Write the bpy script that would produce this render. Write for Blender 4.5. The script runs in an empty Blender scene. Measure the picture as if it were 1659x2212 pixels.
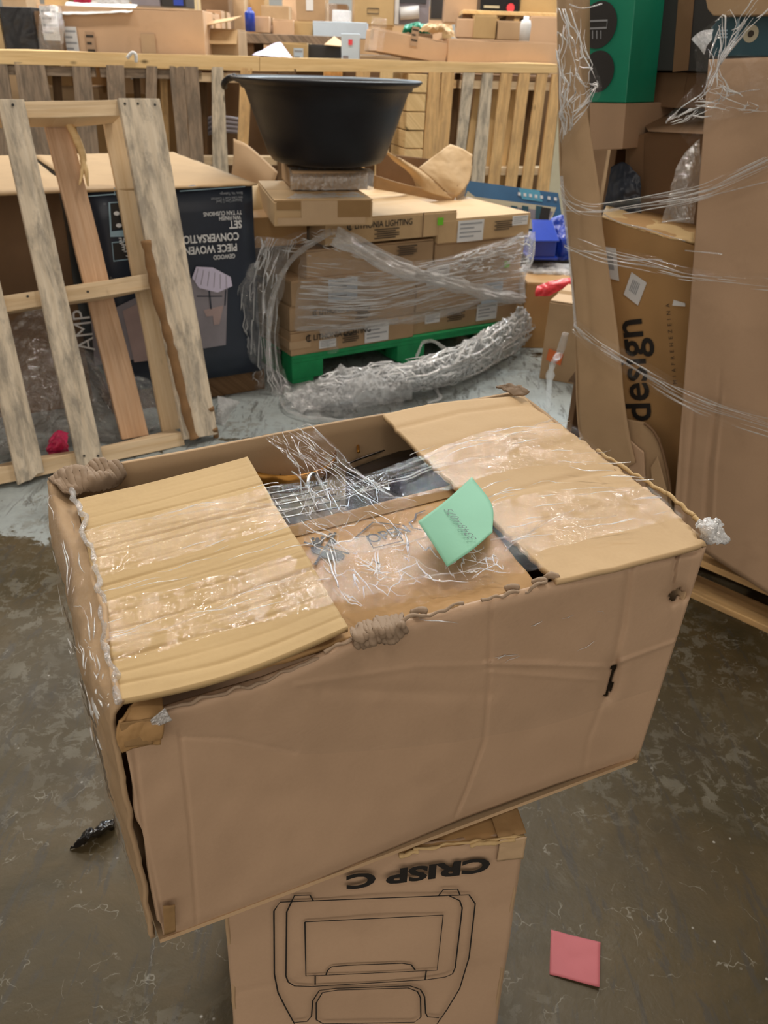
import bpy, bmesh, math, random
from mathutils import Vector, Matrix, noise
random.seed(7)
R = math.radians
sc = bpy.context.scene
W, H, FPX = 1659, 2212, 1700.0
# ---------------------------------------------------------------- camera
CAM = Vector((0, 0, 1.2))
_p, _r = R(30.0), R(2.0)
_f = Vector((0, math.cos(_p), -math.sin(_p))); _x = Vector((1, 0, 0)); _u = _x.cross(_f)
CR = _x * math.cos(_r) + _u * math.sin(_r)
CU = -_x * math.sin(_r) + _u * math.cos(_r)
cam = bpy.data.cameras.new('camera'); camo = bpy.data.objects.new('camera', cam)
sc.collection.objects.link(camo); sc.camera = camo
cam.sensor_fit = 'VERTICAL'; cam.sensor_height = 24.0; cam.lens = 24.0 * FPX / H
cam.clip_start = 0.02; cam.clip_end = 80
m = Matrix.Identity(4)
for i in range(3):
    m[i][0] = CR[i]; m[i][1] = CU[i]; m[i][2] = -_f[i]; m[i][3] = CAM[i]
camo.matrix_world = m
cam.dof.use_dof = True; cam.dof.focus_distance = 0.75; cam.dof.aperture_fstop = 9.0
# ---------------------------------------------------------------- light
world = bpy.data.worlds.new('world'); sc.world = world; world.use_nodes = True
bg = world.node_tree.nodes['Background']; bg.inputs[0].default_value = (1.0, 0.90, 0.79, 1); bg.inputs[1].default_value = 0.68
def lamp(x, y, z, sx, sy, power, col, rot=(0, 0, 0)):
    d = bpy.data.lights.new('lamp', 'AREA'); d.shape = 'RECTANGLE'; d.size = sx; d.size_y = sy
    d.energy = power; d.color = col
    o = bpy.data.objects.new('ceiling_lamp', d); sc.collection.objects.link(o)
    o.location = (x, y, z); o.rotation_euler = rot
WARM = (1.0, 0.92, 0.82); COOL = (0.80, 0.92, 1.0)
for (x, y, c, p) in ((-3.2, 3.3, WARM, 68), (0.5, 3.1, WARM, 118), (4.4, 3.4, WARM, 34),
                     (-3.4, 5.9, WARM, 120), (0.4, 5.9, WARM, 120), (4.6, 5.6, WARM, 90),
                     (-3.6, 8.6, WARM, 150), (0.2, 8.8, COOL, 300), (4.6, 8.8, COOL, 260),
                     (-5.0, 12.0, WARM, 150), (0.6, 12.2, COOL, 260), (4.6, 12.2, COOL, 240)):
    lamp(x, y, 5.2, 1.5, 0.22, p * .66, c)
lamp(0.2, -1.6, 5.2, 1.5, 0.22, 22, WARM)
sc.view_settings.view_transform = 'Standard'; sc.view_settings.look = 'None'
sc.view_settings.exposure = 0.55; sc.view_settings.gamma = 1.0; sc.view_settings.use_curve_mapping = False

# ---------------------------------------------------------------- pixel -> world
def ray(x, y): return _f + CR * ((x - W / 2) / FPX) - CU * ((y - H / 2) / FPX)
def atz(x, y, z=0.0):
    d = ray(x, y); return CAM + d * ((z - CAM.z) / d.z)
def atY(x, y, Y):
    d = ray(x, y); return CAM + d * (Y / d.y)
def onp(x, y, o, n):
    d = ray(x, y); return CAM + d * ((o - CAM).dot(n) / d.dot(n))
class Fr:
    """a local frame: origin, ex, ey (inwards), ez"""
    def __init__(s, o, ex, ez=Vector((0, 0, 1)), ey=None):
        s.o = Vector(o); s.ex = Vector(ex).normalized(); ez = Vector(ez)
        s.ez = (ez - s.ex * ez.dot(s.ex)).normalized(); s.ey = s.ez.cross(s.ex)
    def __call__(s, x, y, z): return s.o + s.ex * x + s.ey * y + s.ez * z
    def px(s, x, y, off=0.0): return onp(x, y, s.o + s.ey * off, s.ey)
    def loc(s, P): q = P - s.o; return Vector((q.dot(s.ex), q.dot(s.ey), q.dot(s.ez)))
    def up(s, x, y, off=0.0): return s.loc(s.px(x, y, off))
def WF(o, yaw=0): return Fr(o, (math.cos(yaw), math.sin(yaw), 0))

# ---------------------------------------------------------------- materials
def newmat(name):
    m = bpy.data.materials.new(name); m.use_nodes = True
    nt = m.node_tree; nt.nodes.clear()
    out = nt.nodes.new('ShaderNodeOutputMaterial'); return m, nt, out
def nd(nt, t, **k):
    n = nt.nodes.new(t)
    for a, b in k.items():
        if a.startswith('i_'): n.inputs[a[2:].replace('_', ' ')].default_value = b
        else: setattr(n, a, b)
    return n
def mixc(nt, fac, a, b, mode='MIX'):
    n = nt.nodes.new('ShaderNodeMix'); n.data_type = 'RGBA'; n.blend_type = mode
    for sock, v in ((0, fac), (6, a), (7, b)):
        if hasattr(v, 'links'): nt.links.new(v, n.inputs[sock])
        elif sock == 0: n.inputs[0].default_value = v
        else: n.inputs[sock].default_value = (*v, 1) if len(v) == 3 else v
    return n.outputs[2]
def mth(nt, op, a, b=0.0, c=0.0):
    n = nt.nodes.new('ShaderNodeMath'); n.operation = op
    for i, v in enumerate((a, b, c)):
        if hasattr(v, 'links'): nt.links.new(v, n.inputs[i])
        else: n.inputs[i].default_value = v
    return n.outputs[0]
def ramp(nt, fac, p0, p1, c0=(0, 0, 0, 1), c1=(1, 1, 1, 1)):
    n = nt.nodes.new('ShaderNodeValToRGB'); e = n.color_ramp.elements
    e[0].position = p0; e[1].position = p1; e[0].color = c0; e[1].color = c1
    nt.links.new(fac, n.inputs[0]); return n.outputs[0]
def coords(nt, kind='Object', scale=(1, 1, 1), rot=(0, 0, 0), rnd=False):
    tc = nt.nodes.new('ShaderNodeTexCoord'); mp = nt.nodes.new('ShaderNodeMapping')
    mp.inputs['Scale'].default_value = scale; mp.inputs['Rotation'].default_value = rot
    nt.links.new(tc.outputs[kind], mp.inputs['Vector'])
    if rnd:
        oi = nt.nodes.new('ShaderNodeObjectInfo'); v = nt.nodes.new('ShaderNodeVectorMath'); v.operation = 'SCALE'
        cb = nt.nodes.new('ShaderNodeCombineXYZ'); nt.links.new(oi.outputs['Random'], cb.inputs[0]); nt.links.new(oi.outputs['Random'], cb.inputs[1])
        nt.links.new(cb.outputs[0], v.inputs[0]); v.inputs['Scale'].default_value = 37.0
        nt.links.new(v.outputs[0], mp.inputs['Location'])
    return mp.outputs[0]
def nz(nt, vec, scale, detail=3, rough=.55, dist=0.0):
    n = nd(nt, 'ShaderNodeTexNoise', i_Scale=scale, i_Detail=detail, i_Roughness=rough, i_Distortion=dist)
    nt.links.new(vec, n.inputs['Vector']); return n.outputs['Fac']
def bump(nt, h, strength, dist=0.01, normal=None):
    b = nd(nt, 'ShaderNodeBump', i_Strength=strength, i_Distance=dist); nt.links.new(h, b.inputs['Height'])
    if normal: nt.links.new(normal, b.inputs['Normal'])
    return b.outputs[0]
def pbsdf(nt, out, col, rough=.6, metal=0.0, nrm=None, spec=.5, coat=0.0):
    b = nt.nodes.new('ShaderNodeBsdfPrincipled')
    for k, v in (('Base Color', col), ('Roughness', rough)):
        if hasattr(v, 'links'): nt.links.new(v, b.inputs[k])
        else: b.inputs[k].default_value = (*v, 1) if k == 'Base Color' else v
    b.inputs['Metallic'].default_value = metal; b.inputs['Specular IOR Level'].default_value = spec
    b.inputs['Coat Weight'].default_value = coat; b.inputs['Coat Roughness'].default_value = .15
    if nrm: nt.links.new(nrm, b.inputs['Normal'])
    nt.links.new(b.outputs[0], out.inputs[0]); return b
def plain(name, col, rough=.6, metal=0.0, var=.12, spec=.5, coat=0.0, bs=.15, nscale=18):
    m, nt, out = newmat(name); v = coords(nt)
    n = nz(nt, v, nscale, 4)
    c = mixc(nt, n, tuple(x * (1 - var) for x in col), tuple(min(1, x * (1 + var)) for x in col))
    pbsdf(nt, out, c, rough, metal, bump(nt, nz(nt, v, nscale * 5, 2), bs, .002), spec, coat); return m
def cardboard(name, col, rough=.72, stain=.25, coat=0.0, spec=.25):
    m, nt, out = newmat(name); v = coords(nt, rnd=True)
    big = nz(nt, v, 3.2, 3); mid = nz(nt, v, 14, 4, .6); fine = nz(nt, v, 260, 2)
    c = mixc(nt, ramp(nt, big, .3, .72), tuple(x * (1 - stain) for x in col), tuple(min(1, x * 1.08) for x in col))
    c = mixc(nt, mth(nt, 'MULTIPLY', ramp(nt, mid, .55, .8), .30), c, (col[0] * .62, col[1] * .6, col[2] * .58))
    c = mixc(nt, mth(nt, 'MULTIPLY', fine, .25), c, (col[0] * .75, col[1] * .72, col[2] * .68))
    h = mth(nt, 'ADD', mth(nt, 'MULTIPLY', mid, 1.0), mth(nt, 'MULTIPLY', fine, .12))
    pbsdf(nt, out, c, rough, 0, bump(nt, h, .22, .006), spec, coat); return m
def wood(name, ca, cb, stain=None, amount=.5, rough=.75):
    m, nt, out = newmat(name)
    v = coords(nt, 'UV', (1.2, 26, 1), rnd=True); v2 = coords(nt, 'UV', (1.0, 4.5, 1), rnd=True)
    g = nz(nt, v, 2.2, 5, .6, .6); k = nz(nt, v2, 2.6, 4, .6, .8); s = nz(nt, coords(nt, 'UV', (3, 11, 1), rnd=True), 2.4, 5, .68, .4)
    c = mixc(nt, ramp(nt, g, .35, .68), ca, cb)
    c = mixc(nt, mth(nt, 'MULTIPLY', ramp(nt, k, .5, .72), .35), c, tuple(x * .6 for x in cb))
    if stain: c = mixc(nt, mth(nt, 'MULTIPLY', ramp(nt, s, .42, .62), amount), c, stain)
    kn = nd(nt, 'ShaderNodeTexVoronoi', i_Scale=2.3); kn.feature = 'F1'; nt.links.new(coords(nt, 'UV', (1.6, 3.6, 1), rnd=True), kn.inputs['Vector'])
    c = mixc(nt, ramp(nt, kn.outputs['Distance'], .04, .10, (1, 1, 1, 1), (0, 0, 0, 1)), c, tuple(x * .28 for x in cb))
    pbsdf(nt, out, c, rough, 0, bump(nt, g, .45, .004), .25); return m
def film(name, base=.10, white=.10, bstr=.8, scale=26, stretch=(1, 1, 1), tint=(1, 1, 1), rough=.10, ridge=.35, rw=.02, face=.35):
    m, nt, out = newmat(name); v = coords(nt, 'Object', stretch)
    n1 = nz(nt, v, scale, 4, .62, 1.2); n2 = nz(nt, v, scale * 3.3, 3, .6, .6)
    h = mth(nt, 'ADD', mth(nt, 'ABSOLUTE', mth(nt, 'SUBTRACT', n1, .5)), mth(nt, 'MULTIPLY', mth(nt, 'ABSOLUTE', mth(nt, 'SUBTRACT', n2, .5)), .4))
    nr = bump(nt, h, bstr, .02)
    tr = nd(nt, 'ShaderNodeBsdfTransparent'); tr.inputs[0].default_value = (*tint, 1)
    gl = nd(nt, 'ShaderNodeBsdfGlossy'); gl.inputs['Roughness'].default_value = rough; gl.inputs['Color'].default_value = (1, 1, 1, 1)
    dd = nd(nt, 'ShaderNodeBsdfDiffuse'); dd.inputs['Color'].default_value = (.93, .94, .95, 1)
    tl = nd(nt, 'ShaderNodeBsdfTranslucent'); tl.inputs['Color'].default_value = (.93, .94, .95, 1)
    df = nd(nt, 'ShaderNodeMixShader'); df.inputs[0].default_value = .45; nt.links.new(dd.outputs[0], df.inputs[1]); nt.links.new(tl.outputs[0], df.inputs[2])
    nt.links.new(nr, gl.inputs['Normal']); nt.links.new(nr, dd.inputs['Normal'])
    lw = nd(nt, 'ShaderNodeLayerWeight', i_Blend=.25); nt.links.new(nr, lw.inputs['Normal'])
    cr = ramp(nt, h, .0, rw, (1, 1, 1, 1), (0, 0, 0, 1))
    fac = mth(nt, 'ADD', base, mth(nt, 'ADD', mth(nt, 'MULTIPLY', lw.outputs['Facing'], face), mth(nt, 'MULTIPLY', cr, ridge)))
    fac = mth(nt, 'MINIMUM', fac, .95)
    s1 = nd(nt, 'ShaderNodeMixShader'); s1.inputs[0].default_value = white
    nt.links.new(gl.outputs[0], s1.inputs[1]); nt.links.new(df.outputs[0], s1.inputs[2])
    s2 = nd(nt, 'ShaderNodeMixShader'); nt.links.new(fac, s2.inputs[0]); nt.links.new(tr.outputs[0], s2.inputs[1]); nt.links.new(s1.outputs[0], s2.inputs[2])
    nt.links.new(s2.outputs[0], out.inputs[0]); return m
def floor_mat():
    m, nt, out = newmat('painted_concrete'); v = coords(nt)
    sep = nd(nt, 'ShaderNodeSeparateXYZ'); nt.links.new(v, sep.inputs[0])
    big = nz(nt, v, .9, 4, .6); mid = nz(nt, v, 3.4, 6, .68, .5); fl = nz(nt, v, 11, 7, .72, .35); fine = nz(nt, v, 45, 4, .6)
    # worn concrete, olive to brown
    c = mixc(nt, ramp(nt, mid, .35, .65), (.042, .034, .016), (.092, .064, .028))
    c = mixc(nt, ramp(nt, big, .42, .62), c, (.072, .058, .033))
    # leftover blue grey paint: mostly far, flakes near
    gy = mth(nt, 'MULTIPLY', mth(nt, 'SUBTRACT', mth(nt, 'ADD', sep.outputs[1], mth(nt, 'MULTIPLY', sep.outputs[0], -.12)), 1.93), 1.3)
    gy = mth(nt, 'MINIMUM', mth(nt, 'MAXIMUM', gy, -.095), .13)
    pm = ramp(nt, mth(nt, 'ADD', mth(nt, 'ADD', mth(nt, 'MULTIPLY', fl, .55), mth(nt, 'MULTIPLY', big, .45)), gy), .535, .56)
    paint = mixc(nt, fine, (.30, .345, .35), (.42, .465, .47))
    c = mixc(nt, mth(nt, 'MULTIPLY', pm, .85), c, paint)
    # worn track marks
    sv = coords(nt, 'Object', (6, 1.2, 1), (0, 0, .5)); st = nz(nt, sv, 5, 6, .75, .8)
    c = mixc(nt, mth(nt, 'MULTIPLY', ramp(nt, st, .54, .60), .62), c, (.05, .046, .040))
    # pale scratches and scuffs
    w = nd(nt, 'ShaderNodeTexVoronoi', i_Scale=6.0); w.feature = 'DISTANCE_TO_EDGE'
    dv = nd(nt, 'ShaderNodeVectorMath'); dv.operation = 'ADD'
    nn = nd(nt, 'ShaderNodeTexNoise', i_Scale=5.0, i_Detail=5.0); nt.links.new(v, nn.inputs['Vector'])
    nt.links.new(v, dv.inputs[0]); nt.links.new(nn.outputs['Color'], dv.inputs[1]); nt.links.new(dv.outputs[0], w.inputs['Vector'])
    e = ramp(nt, w.outputs['Distance'], .0, .020, (1, 1, 1, 1), (0, 0, 0, 1))
    e = mth(nt, 'MULTIPLY', e, ramp(nt, nz(nt, v, 16, 5, .7), .5, .62))
    c = mixc(nt, mth(nt, 'MULTIPLY', e, .5), c, (.36, .35, .30))
    du = mth(nt, 'MULTIPLY', ramp(nt, nz(nt, v, 24, 8, .72, .5), .515, .555), ramp(nt, nz(nt, v, 2.1, 4, .6), .46, .58))
    c = mixc(nt, mth(nt, 'MULTIPLY', du, .55), c, (.17, .158, .125))
    dk = ramp(nt, nz(nt, v, 2.6, 5, .65, .3), .50, .66)
    c = mixc(nt, mth(nt, 'MULTIPLY', dk, .45), c, (.035, .028, .018))
    sp = nd(nt, 'ShaderNodeTexVoronoi', i_Scale=34.0); nt.links.new(v, sp.inputs['Vector'])
    dt = mth(nt, 'MULTIPLY', ramp(nt, sp.outputs['Distance'], .05, .10, (1, 1, 1, 1), (0, 0, 0, 1)), ramp(nt, nz(nt, v, 6, 4, .6), .56, .62))
    c = mixc(nt, mth(nt, 'MULTIPLY', dt, .6), c, (.55, .54, .50))
    rg = mth(nt, 'ADD', .24, mth(nt, 'MULTIPLY', fl, .36))
    b = pbsdf(nt, out, c, rg, 0, bump(nt, mth(nt, 'ADD', fl, mth(nt, 'MULTIPLY', mid, 2.0)), .22, .006), .22)
    return m

M = {}
M['floor'] = floor_mat()
M['wall'] = plain('wall_paint', (.36, .33, .29), .8)
M['ceil'] = plain('ceiling_paint', (.30, .28, .25), .9)
M['kraft'] = cardboard('kraft_cardboard', (.50, .342, .20))
M['kraft_top'] = cardboard('kraft_cardboard_light', (.56, .39, .215), stain=.10)
M['kraft_yel'] = cardboard('kraft_cardboard_yellow', (.55, .385, .19), stain=.12)
M['kraft_pink'] = cardboard('kraft_cardboard_pinkish', (.50, .338, .22), stain=.14, coat=.12)
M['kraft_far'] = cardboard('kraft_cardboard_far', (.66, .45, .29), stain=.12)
M['kraft_lid'] = cardboard('kraft_cardboard_lid', (.43, .295, .16), stain=.10)
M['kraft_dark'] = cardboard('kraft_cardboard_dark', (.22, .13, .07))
M['kraft_orange'] = cardboard('kraft_cardboard_orange', (.47, .28, .12))
M['torn'] = cardboard('torn_cardboard', (.40, .29, .20), stain=.4)
M['tape'] = plain('brown_tape', (.30, .185, .085), .75, 0, .15, .1, .0, .3)
M['tape_clear'] = plain('clear_tape_on_card', (.50, .35, .21), .4, 0, .08, .4, .1, .25)
M['black'] = plain('black_plastic', (.010, .010, .013), .42, 0, .3, .28, .0)
M['black_gloss'] = plain('black_gloss', (.010, .010, .012), .12, 0, .3, .6, .6)
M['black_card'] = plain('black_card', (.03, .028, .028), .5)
M['ink'] = plain('black_ink', (.014, .012, .011), .55, 0, .3)
M['ink_soft'] = plain('soft_ink', (.05, .035, .022), .6, 0, .3)
M['pen'] = plain('pen_ink', (.03, .07, .06), .5)
M['white'] = plain('white_paper', (.72, .73, .74), .55, 0, .05)
M['lilac'] = plain('lilac_paper', (.62, .58, .75), .5, 0, .06)
M['bluewhite'] = plain('pale_blue_card', (.55, .66, .78), .45, 0, .08)
M['greyprint'] = plain('grey_print', (.33, .35, .38), .6)
M['navy'] = plain('navy_print', (.014, .022, .040), .42, 0, .2, .5, .15)
M['steel_blue'] = plain('pale_blue_print', (.30, .45, .55), .5)
M['photo_grey'] = plain('printed_grey', (.25, .23, .26), .5, 0, .35, nscale=9)
M['photo_pink'] = plain('printed_pinkish', (.38, .28, .27), .5, 0, .3, nscale=9)
M['greenprint'] = plain('green_print', (.006, .24, .14), .4, 0, .1)
M['blue'] = plain('blue_plastic', (.012, .05, .42), .3, 0, .15, .5, .3)
M['bluebox'] = plain('blue_print', (.03, .13, .28), .35, 0, .35, .5, .3, nscale=6)
M['cyanprint'] = plain('cyan_print', (.10, .36, .52), .35)
M['teal'] = plain('teal_print', (.02, .08, .11), .35, 0, .3, .5, .3)
M['cream'] = plain('cream_print', (.55, .50, .36), .5)
M['red'] = plain('red_strap', (.80, .05, .07), .35, 0, .1, .5, .3)
M['orange'] = plain('orange_label', (.75, .16, .03), .5)
M['pinkbag'] = plain('pink_plastic', (.62, .02, .11), .25, 0, .2, .5, .4)
M['greendot'] = plain('green_dot_sticker', (.16, .55, .02), .5)
M['pallet_green'] = plain('green_painted_wood', (.012, .30, .10), .5, 0, .35, .5, .1, .4)
M['sticky_green'] = plain('green_note_paper', (.22, .49, .34), .7, 0, .05)
M['sticky_pink'] = plain('pink_note_paper', (.42, .11, .125), .7, 0, .08)
M['metal'] = plain('bright_metal', (.6, .6, .6), .25, 1.0, .1)
M['amber'] = plain('amber_metal', (.42, .20, .04), .25, .7, .2)
M['pine'] = wood('pale_pine', (.72, .56, .37), (.60, .43, .25))
M['pine_grey'] = wood('weathered_pine', (.74, .64, .50), (.60, .50, .37), (.15, .14, .125), .62)
M['pine_pink'] = wood('reddish_pine', (.66, .45, .30), (.50, .31, .18))
M['pine_orange'] = wood('orange_pine', (.80, .53, .25), (.64, .39, .17), (.34, .22, .12), .45)
M['pine_yellow'] = wood('yellow_pine', (.84, .61, .32), (.72, .49, .23))
M['wood_grey'] = wood('old_grey_wood', (.38, .29, .21), (.25, .18, .125), (.12, .10, .08), .65)
M['wood_dark'] = wood('dark_wood', (.17, .10, .05), (.10, .055, .025))
M['bark'] = plain('bark', (.22, .12, .05), .9, 0, .4, bs=.9)
M['film'] = film('stretch_film', .03, .12, .30, 22, ridge=.05, rough=.05, face=.10)
M['film_crumple'] = film('stretch_film_crumpled', .018, .10, .6, 40, ridge=.07, rough=.04, face=.14)
M['film_glint'] = film('painted_crease_glint', .78, .66, .3, 60, ridge=.2, rw=.05, rough=.10)  # white put into the colour, stands for lamp glints along film creases
M['film_heap'] = film('stretch_film_heap', .86, .86, 1.0, 40, ridge=.2, rw=.05, rough=.22)
M['film_wrap'] = film('stretch_film_layers', .40, .45, 1.0, 12, (3, 1, .6), ridge=.35, rw=.05, rough=.10)
M['film_white'] = film('stretch_film_bunched', .62, .68, .8, 34, ridge=.25, rw=.05)
M['film_stack'] = film('stretch_film_streaked', .09, .30, .9, 11, (1, 1, 6), ridge=.45, rw=.035, rough=.07, face=.3)
M['film_grey'] = film('stretch_film_veil', .12, .22, 1.0, 18, ridge=.25, rw=.03, rough=.07)
M['film_rope'] = film('stretch_film_strand', .36, .5, .8, 60, ridge=.3, rw=.05, rough=.10)
M['film_rope_clear'] = film('stretch_film_thin_strand', .16, .2, .5, 60, ridge=.2, rw=.03, rough=.06)
M['film_bag'] = film('clear_bag_film', .20, .35, 1.0, 14, ridge=.3, rw=.04, rough=.07)

# ---------------------------------------------------------------- mesh builder
class MB:
    def __init__(s): s.v = []; s.f = []; s.uv = []
    def add(s, vs, fs, uvs=None):
        b = len(s.v); s.v += [Vector(p) for p in vs]
        for i, f in enumerate(fs):
            s.f.append([k + b for k in f]); s.uv.append(uvs[i] if uvs else [(s.v[k + b].x, s.v[k + b].z) for k in f])
        return s
    def box(s, fr, lo, hi, taper=0.0):
        x0, y0, z0 = lo; x1, y1, z1 = hi
        P = [(x0, y0, z0), (x1, y0, z0), (x1, y1, z0), (x0, y1, z0), (x0, y0, z1), (x1, y0, z1), (x1, y1, z1), (x0, y1, z1)]
        d = (abs(x1 - x0), abs(y1 - y0), abs(z1 - z0)); L = d.index(max(d)); o = [k for k in range(3) if k != L]
        F = [(0, 3, 2, 1), (4, 5, 6, 7), (0, 1, 5, 4), (1, 2, 6, 5), (2, 3, 7, 6), (3, 0, 4, 7)]
        uv = [[(P[k][L], P[k][o[0]] + P[k][o[1]]) for k in f] for f in F]
        return s.add([fr(*p) for p in P], F, uv)
    def hexa(s, P):
        F = [(0, 3, 2, 1), (4, 5, 6, 7), (0, 1, 5, 4), (1, 2, 6, 5), (2, 3, 7, 6), (3, 0, 4, 7)]
        return s.add(P, F)
    def sheet(s, fn, nu, nv, th=0.0, skip=None, size=(1, 1)):
        top = [[Vector(fn(i / nu, j / nv)) for i in range(nu + 1)] for j in range(nv + 1)]
        def idx(i, j): return j * (nu + 1) + i
        vs = [p for r in top for p in r]; keep = [(i, j) for j in range(nv) for i in range(nu) if not (skip and skip((i + .5) / nu, (j + .5) / nv))]
        fs = [(idx(i, j), idx(i + 1, j), idx(i + 1, j + 1), idx(i, j + 1)) for i, j in keep]
        us = [[(a / nu * size[0], b / nv * size[1]) for a, b in ((i, j), (i + 1, j), (i + 1, j + 1), (i, j + 1))] for i, j in keep]
        if th:
            n0 = len(vs); low = []
            for j in range(nv + 1):
                for i in range(nu + 1):
                    a = top[j][min(i + 1, nu)] - top[j][max(i - 1, 0)]; b = top[min(j + 1, nv)][i] - top[max(j - 1, 0)][i]
                    low.append(top[j][i] - a.cross(b).normalized() * th)
            vs = vs + low; ks = set(keep)
            fs2 = []; us2 = []
            for (i, j), u in zip(keep, us):
                fs2.append((n0 + idx(i, j + 1), n0 + idx(i + 1, j + 1), n0 + idx(i + 1, j), n0 + idx(i, j))); us2.append([u[3], u[2], u[1], u[0]])
                for (di, dj, a, b) in ((0, -1, idx(i, j), idx(i + 1, j)), (1, 0, idx(i + 1, j), idx(i + 1, j + 1)), (0, 1, idx(i + 1, j + 1), idx(i, j + 1)), (-1, 0, idx(i, j + 1), idx(i, j))):
                    if (i + di, j + dj) not in ks: fs2.append((b, a, n0 + a, n0 + b)); us2.append([u[0], u[1], u[1], u[0]])
            fs += fs2; us += us2
        return s.add(vs, fs, us)
    def tube(s, pts, r, n=6):
        pts = [Vector(p) for p in pts]; rs = r if isinstance(r, (list, tuple)) else [r] * len(pts); vs = []
        for k, p in enumerate(pts):
            t = (pts[min(k + 1, len(pts) - 1)] - pts[max(k - 1, 0)]).normalized()
            a = t.cross(Vector((0, 0, 1)) if abs(t.z) < .9 else Vector((1, 0, 0))).normalized(); b = t.cross(a)
            vs += [p + (a * math.cos(2 * math.pi * q / n) + b * math.sin(2 * math.pi * q / n)) * rs[k] for q in range(n)]
        fs = [(k * n + q, k * n + (q + 1) % n, (k + 1) * n + (q + 1) % n, (k + 1) * n + q) for k in range(len(pts) - 1) for q in range(n)]
        fs += [tuple(range(n - 1, -1, -1)), tuple((len(pts) - 1) * n + q for q in range(n))]
        return s.add(vs, fs)
    def ribbon(s, pts, w, nrm, close=False):
        pts = [Vector(p) for p in pts]; n = len(pts); vs = []
        for k, p in enumerate(pts):
            a = pts[(k - 1) % n] if (close or k) else p; b = pts[(k + 1) % n] if (close or k < n - 1) else p
            t = (b - a).normalized(); sd = t.cross(nrm).normalized() * (w / 2); vs += [p - sd, p + sd]
        fs = [(2 * k, 2 * k + 1, (2 * k + 3) % (2 * n), (2 * k + 2) % (2 * n)) for k in range(n if close else n - 1)]
        return s.add(vs, fs)
    def prism(s, poly, off):
        n = len(poly); off = Vector(off); vs = list(poly) + [Vector(p) + off for p in poly]
        fs = [tuple(range(n))[::-1], tuple(range(n, 2 * n))] + [(k, (k + 1) % n, n + (k + 1) % n, n + k) for k in range(n)]
        return s.add(vs, fs)
    def lathe(s, prof, o, n=48, sq=None):
        vs = []
        for r, z in prof:
            for q in range(n):
                a = 2 * math.pi * q / n; vs.append(Vector(o) + Vector((r * math.cos(a), r * math.sin(a), z)))
        fs = [(k * n + q, k * n + (q + 1) % n, (k + 1) * n + (q + 1) % n, (k + 1) * n + q) for k in range(len(prof) - 1) for q in range(n)]
        fs.append(tuple(range(n - 1, -1, -1))); return s.add(vs, fs)
    def build(s, name, mat, root=None, smooth=False, bevel=0.0, base=None):
        o0 = Vector(root.location) if root else (Vector(base) if base is not None else Vector((sum(p.x for p in s.v) / len(s.v), sum(p.y for p in s.v) / len(s.v), min(p.z for p in s.v))))
        if root and root.parent: o0 = o0 + root.parent.location
        me = bpy.data.meshes.new(name); me.from_pydata([p - o0 for p in s.v], [], s.f); me.update()
        uvl = me.uv_layers.new(name='uv'); k = 0
        for u in s.uv:
            for c in u: uvl.data[k].uv = c; k += 1
        me.materials.append(mat)
        if smooth: me.polygons.foreach_set('use_smooth', [True] * len(me.polygons))
        o = bpy.data.objects.new(name, me); sc.collection.objects.link(o)
        if root: o.parent = root
        else: o.location = o0
        if bevel:
            b = o.modifiers.new('bevel', 'BEVEL'); b.width = bevel; b.segments = 2; b.limit_method = 'ANGLE'
        if name in ('crease_glint', 'torn_edge', 'small_print', 'print_lines'): o['kind'] = 'stuff'
        return o
def tag(o, label, cat, group=None, kind=None):
    if label: o['label'] = label
    if cat: o['category'] = cat
    if group: o['group'] = group
    if kind: o['kind'] = kind
    return o
def thing(name, label, cat, loc, group=None):
    o = bpy.data.objects.new(name, None); sc.collection.objects.link(o); o.location = loc; o.empty_display_size = .05
    return tag(o, label, cat, group)
def smooth_path(pts, n=8):
    pts = [Vector(p) for p in pts]; out = []
    for k in range(len(pts) - 1):
        a = pts[max(k - 1, 0)]; b = pts[k]; c = pts[k + 1]; d = pts[min(k + 2, len(pts) - 1)]
        for q in range(n):
            t = q / n; out.append(.5 * ((2 * b) + (c - a) * t + (2 * a - 5 * b + 4 * c - d) * t * t + (3 * b - a - 3 * c + d) * t ** 3))
    return out + [pts[-1]]
def patchfn(ctrl):
    """smooth patch through rows of control points (Catmull-Rom both ways)"""
    def cr(P, t):
        n = len(P) - 1; x = min(t * n, n - 1e-6); k = int(x); t = x - k
        a = P[max(k - 1, 0)] if k else P[0] * 2 - P[1]; b = P[k]; c = P[k + 1]; d = P[k + 2] if k + 2 <= n else P[n] * 2 - P[n - 1]
        return .5 * ((2 * b) + (c - a) * t + (2 * a - 5 * b + 4 * c - d) * t * t + (3 * b - a - 3 * c + d) * t ** 3)
    ctrl = [[Vector(p) for p in r] for r in ctrl]
    return lambda u, v: cr([cr(r, u) for r in ctrl], v)
def bil(a, b, c, d):
    a, b, c, d = map(Vector, (a, b, c, d))
    return lambda u, v: (a * (1 - u) + b * u) * (1 - v) + (d * (1 - u) + c * u) * v
def ridge(p, s):
    q = p * s; return abs(noise.noise(q)) + .5 * abs(noise.noise(q * 2.1 + Vector((7, 3, 1)))) + .25 * abs(noise.noise(q * 4.3))
def crumple(fn, n, amp, s, stretch=(1, 1, 1)):
    n = Vector(n).normalized(); st = Vector(stretch)
    def g(u, v):
        p = fn(u, v); q = Vector((p.x * st.x, p.y * st.y, p.z * st.z)); return p + n * (ridge(q, s) - .45) * amp
    return g
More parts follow.
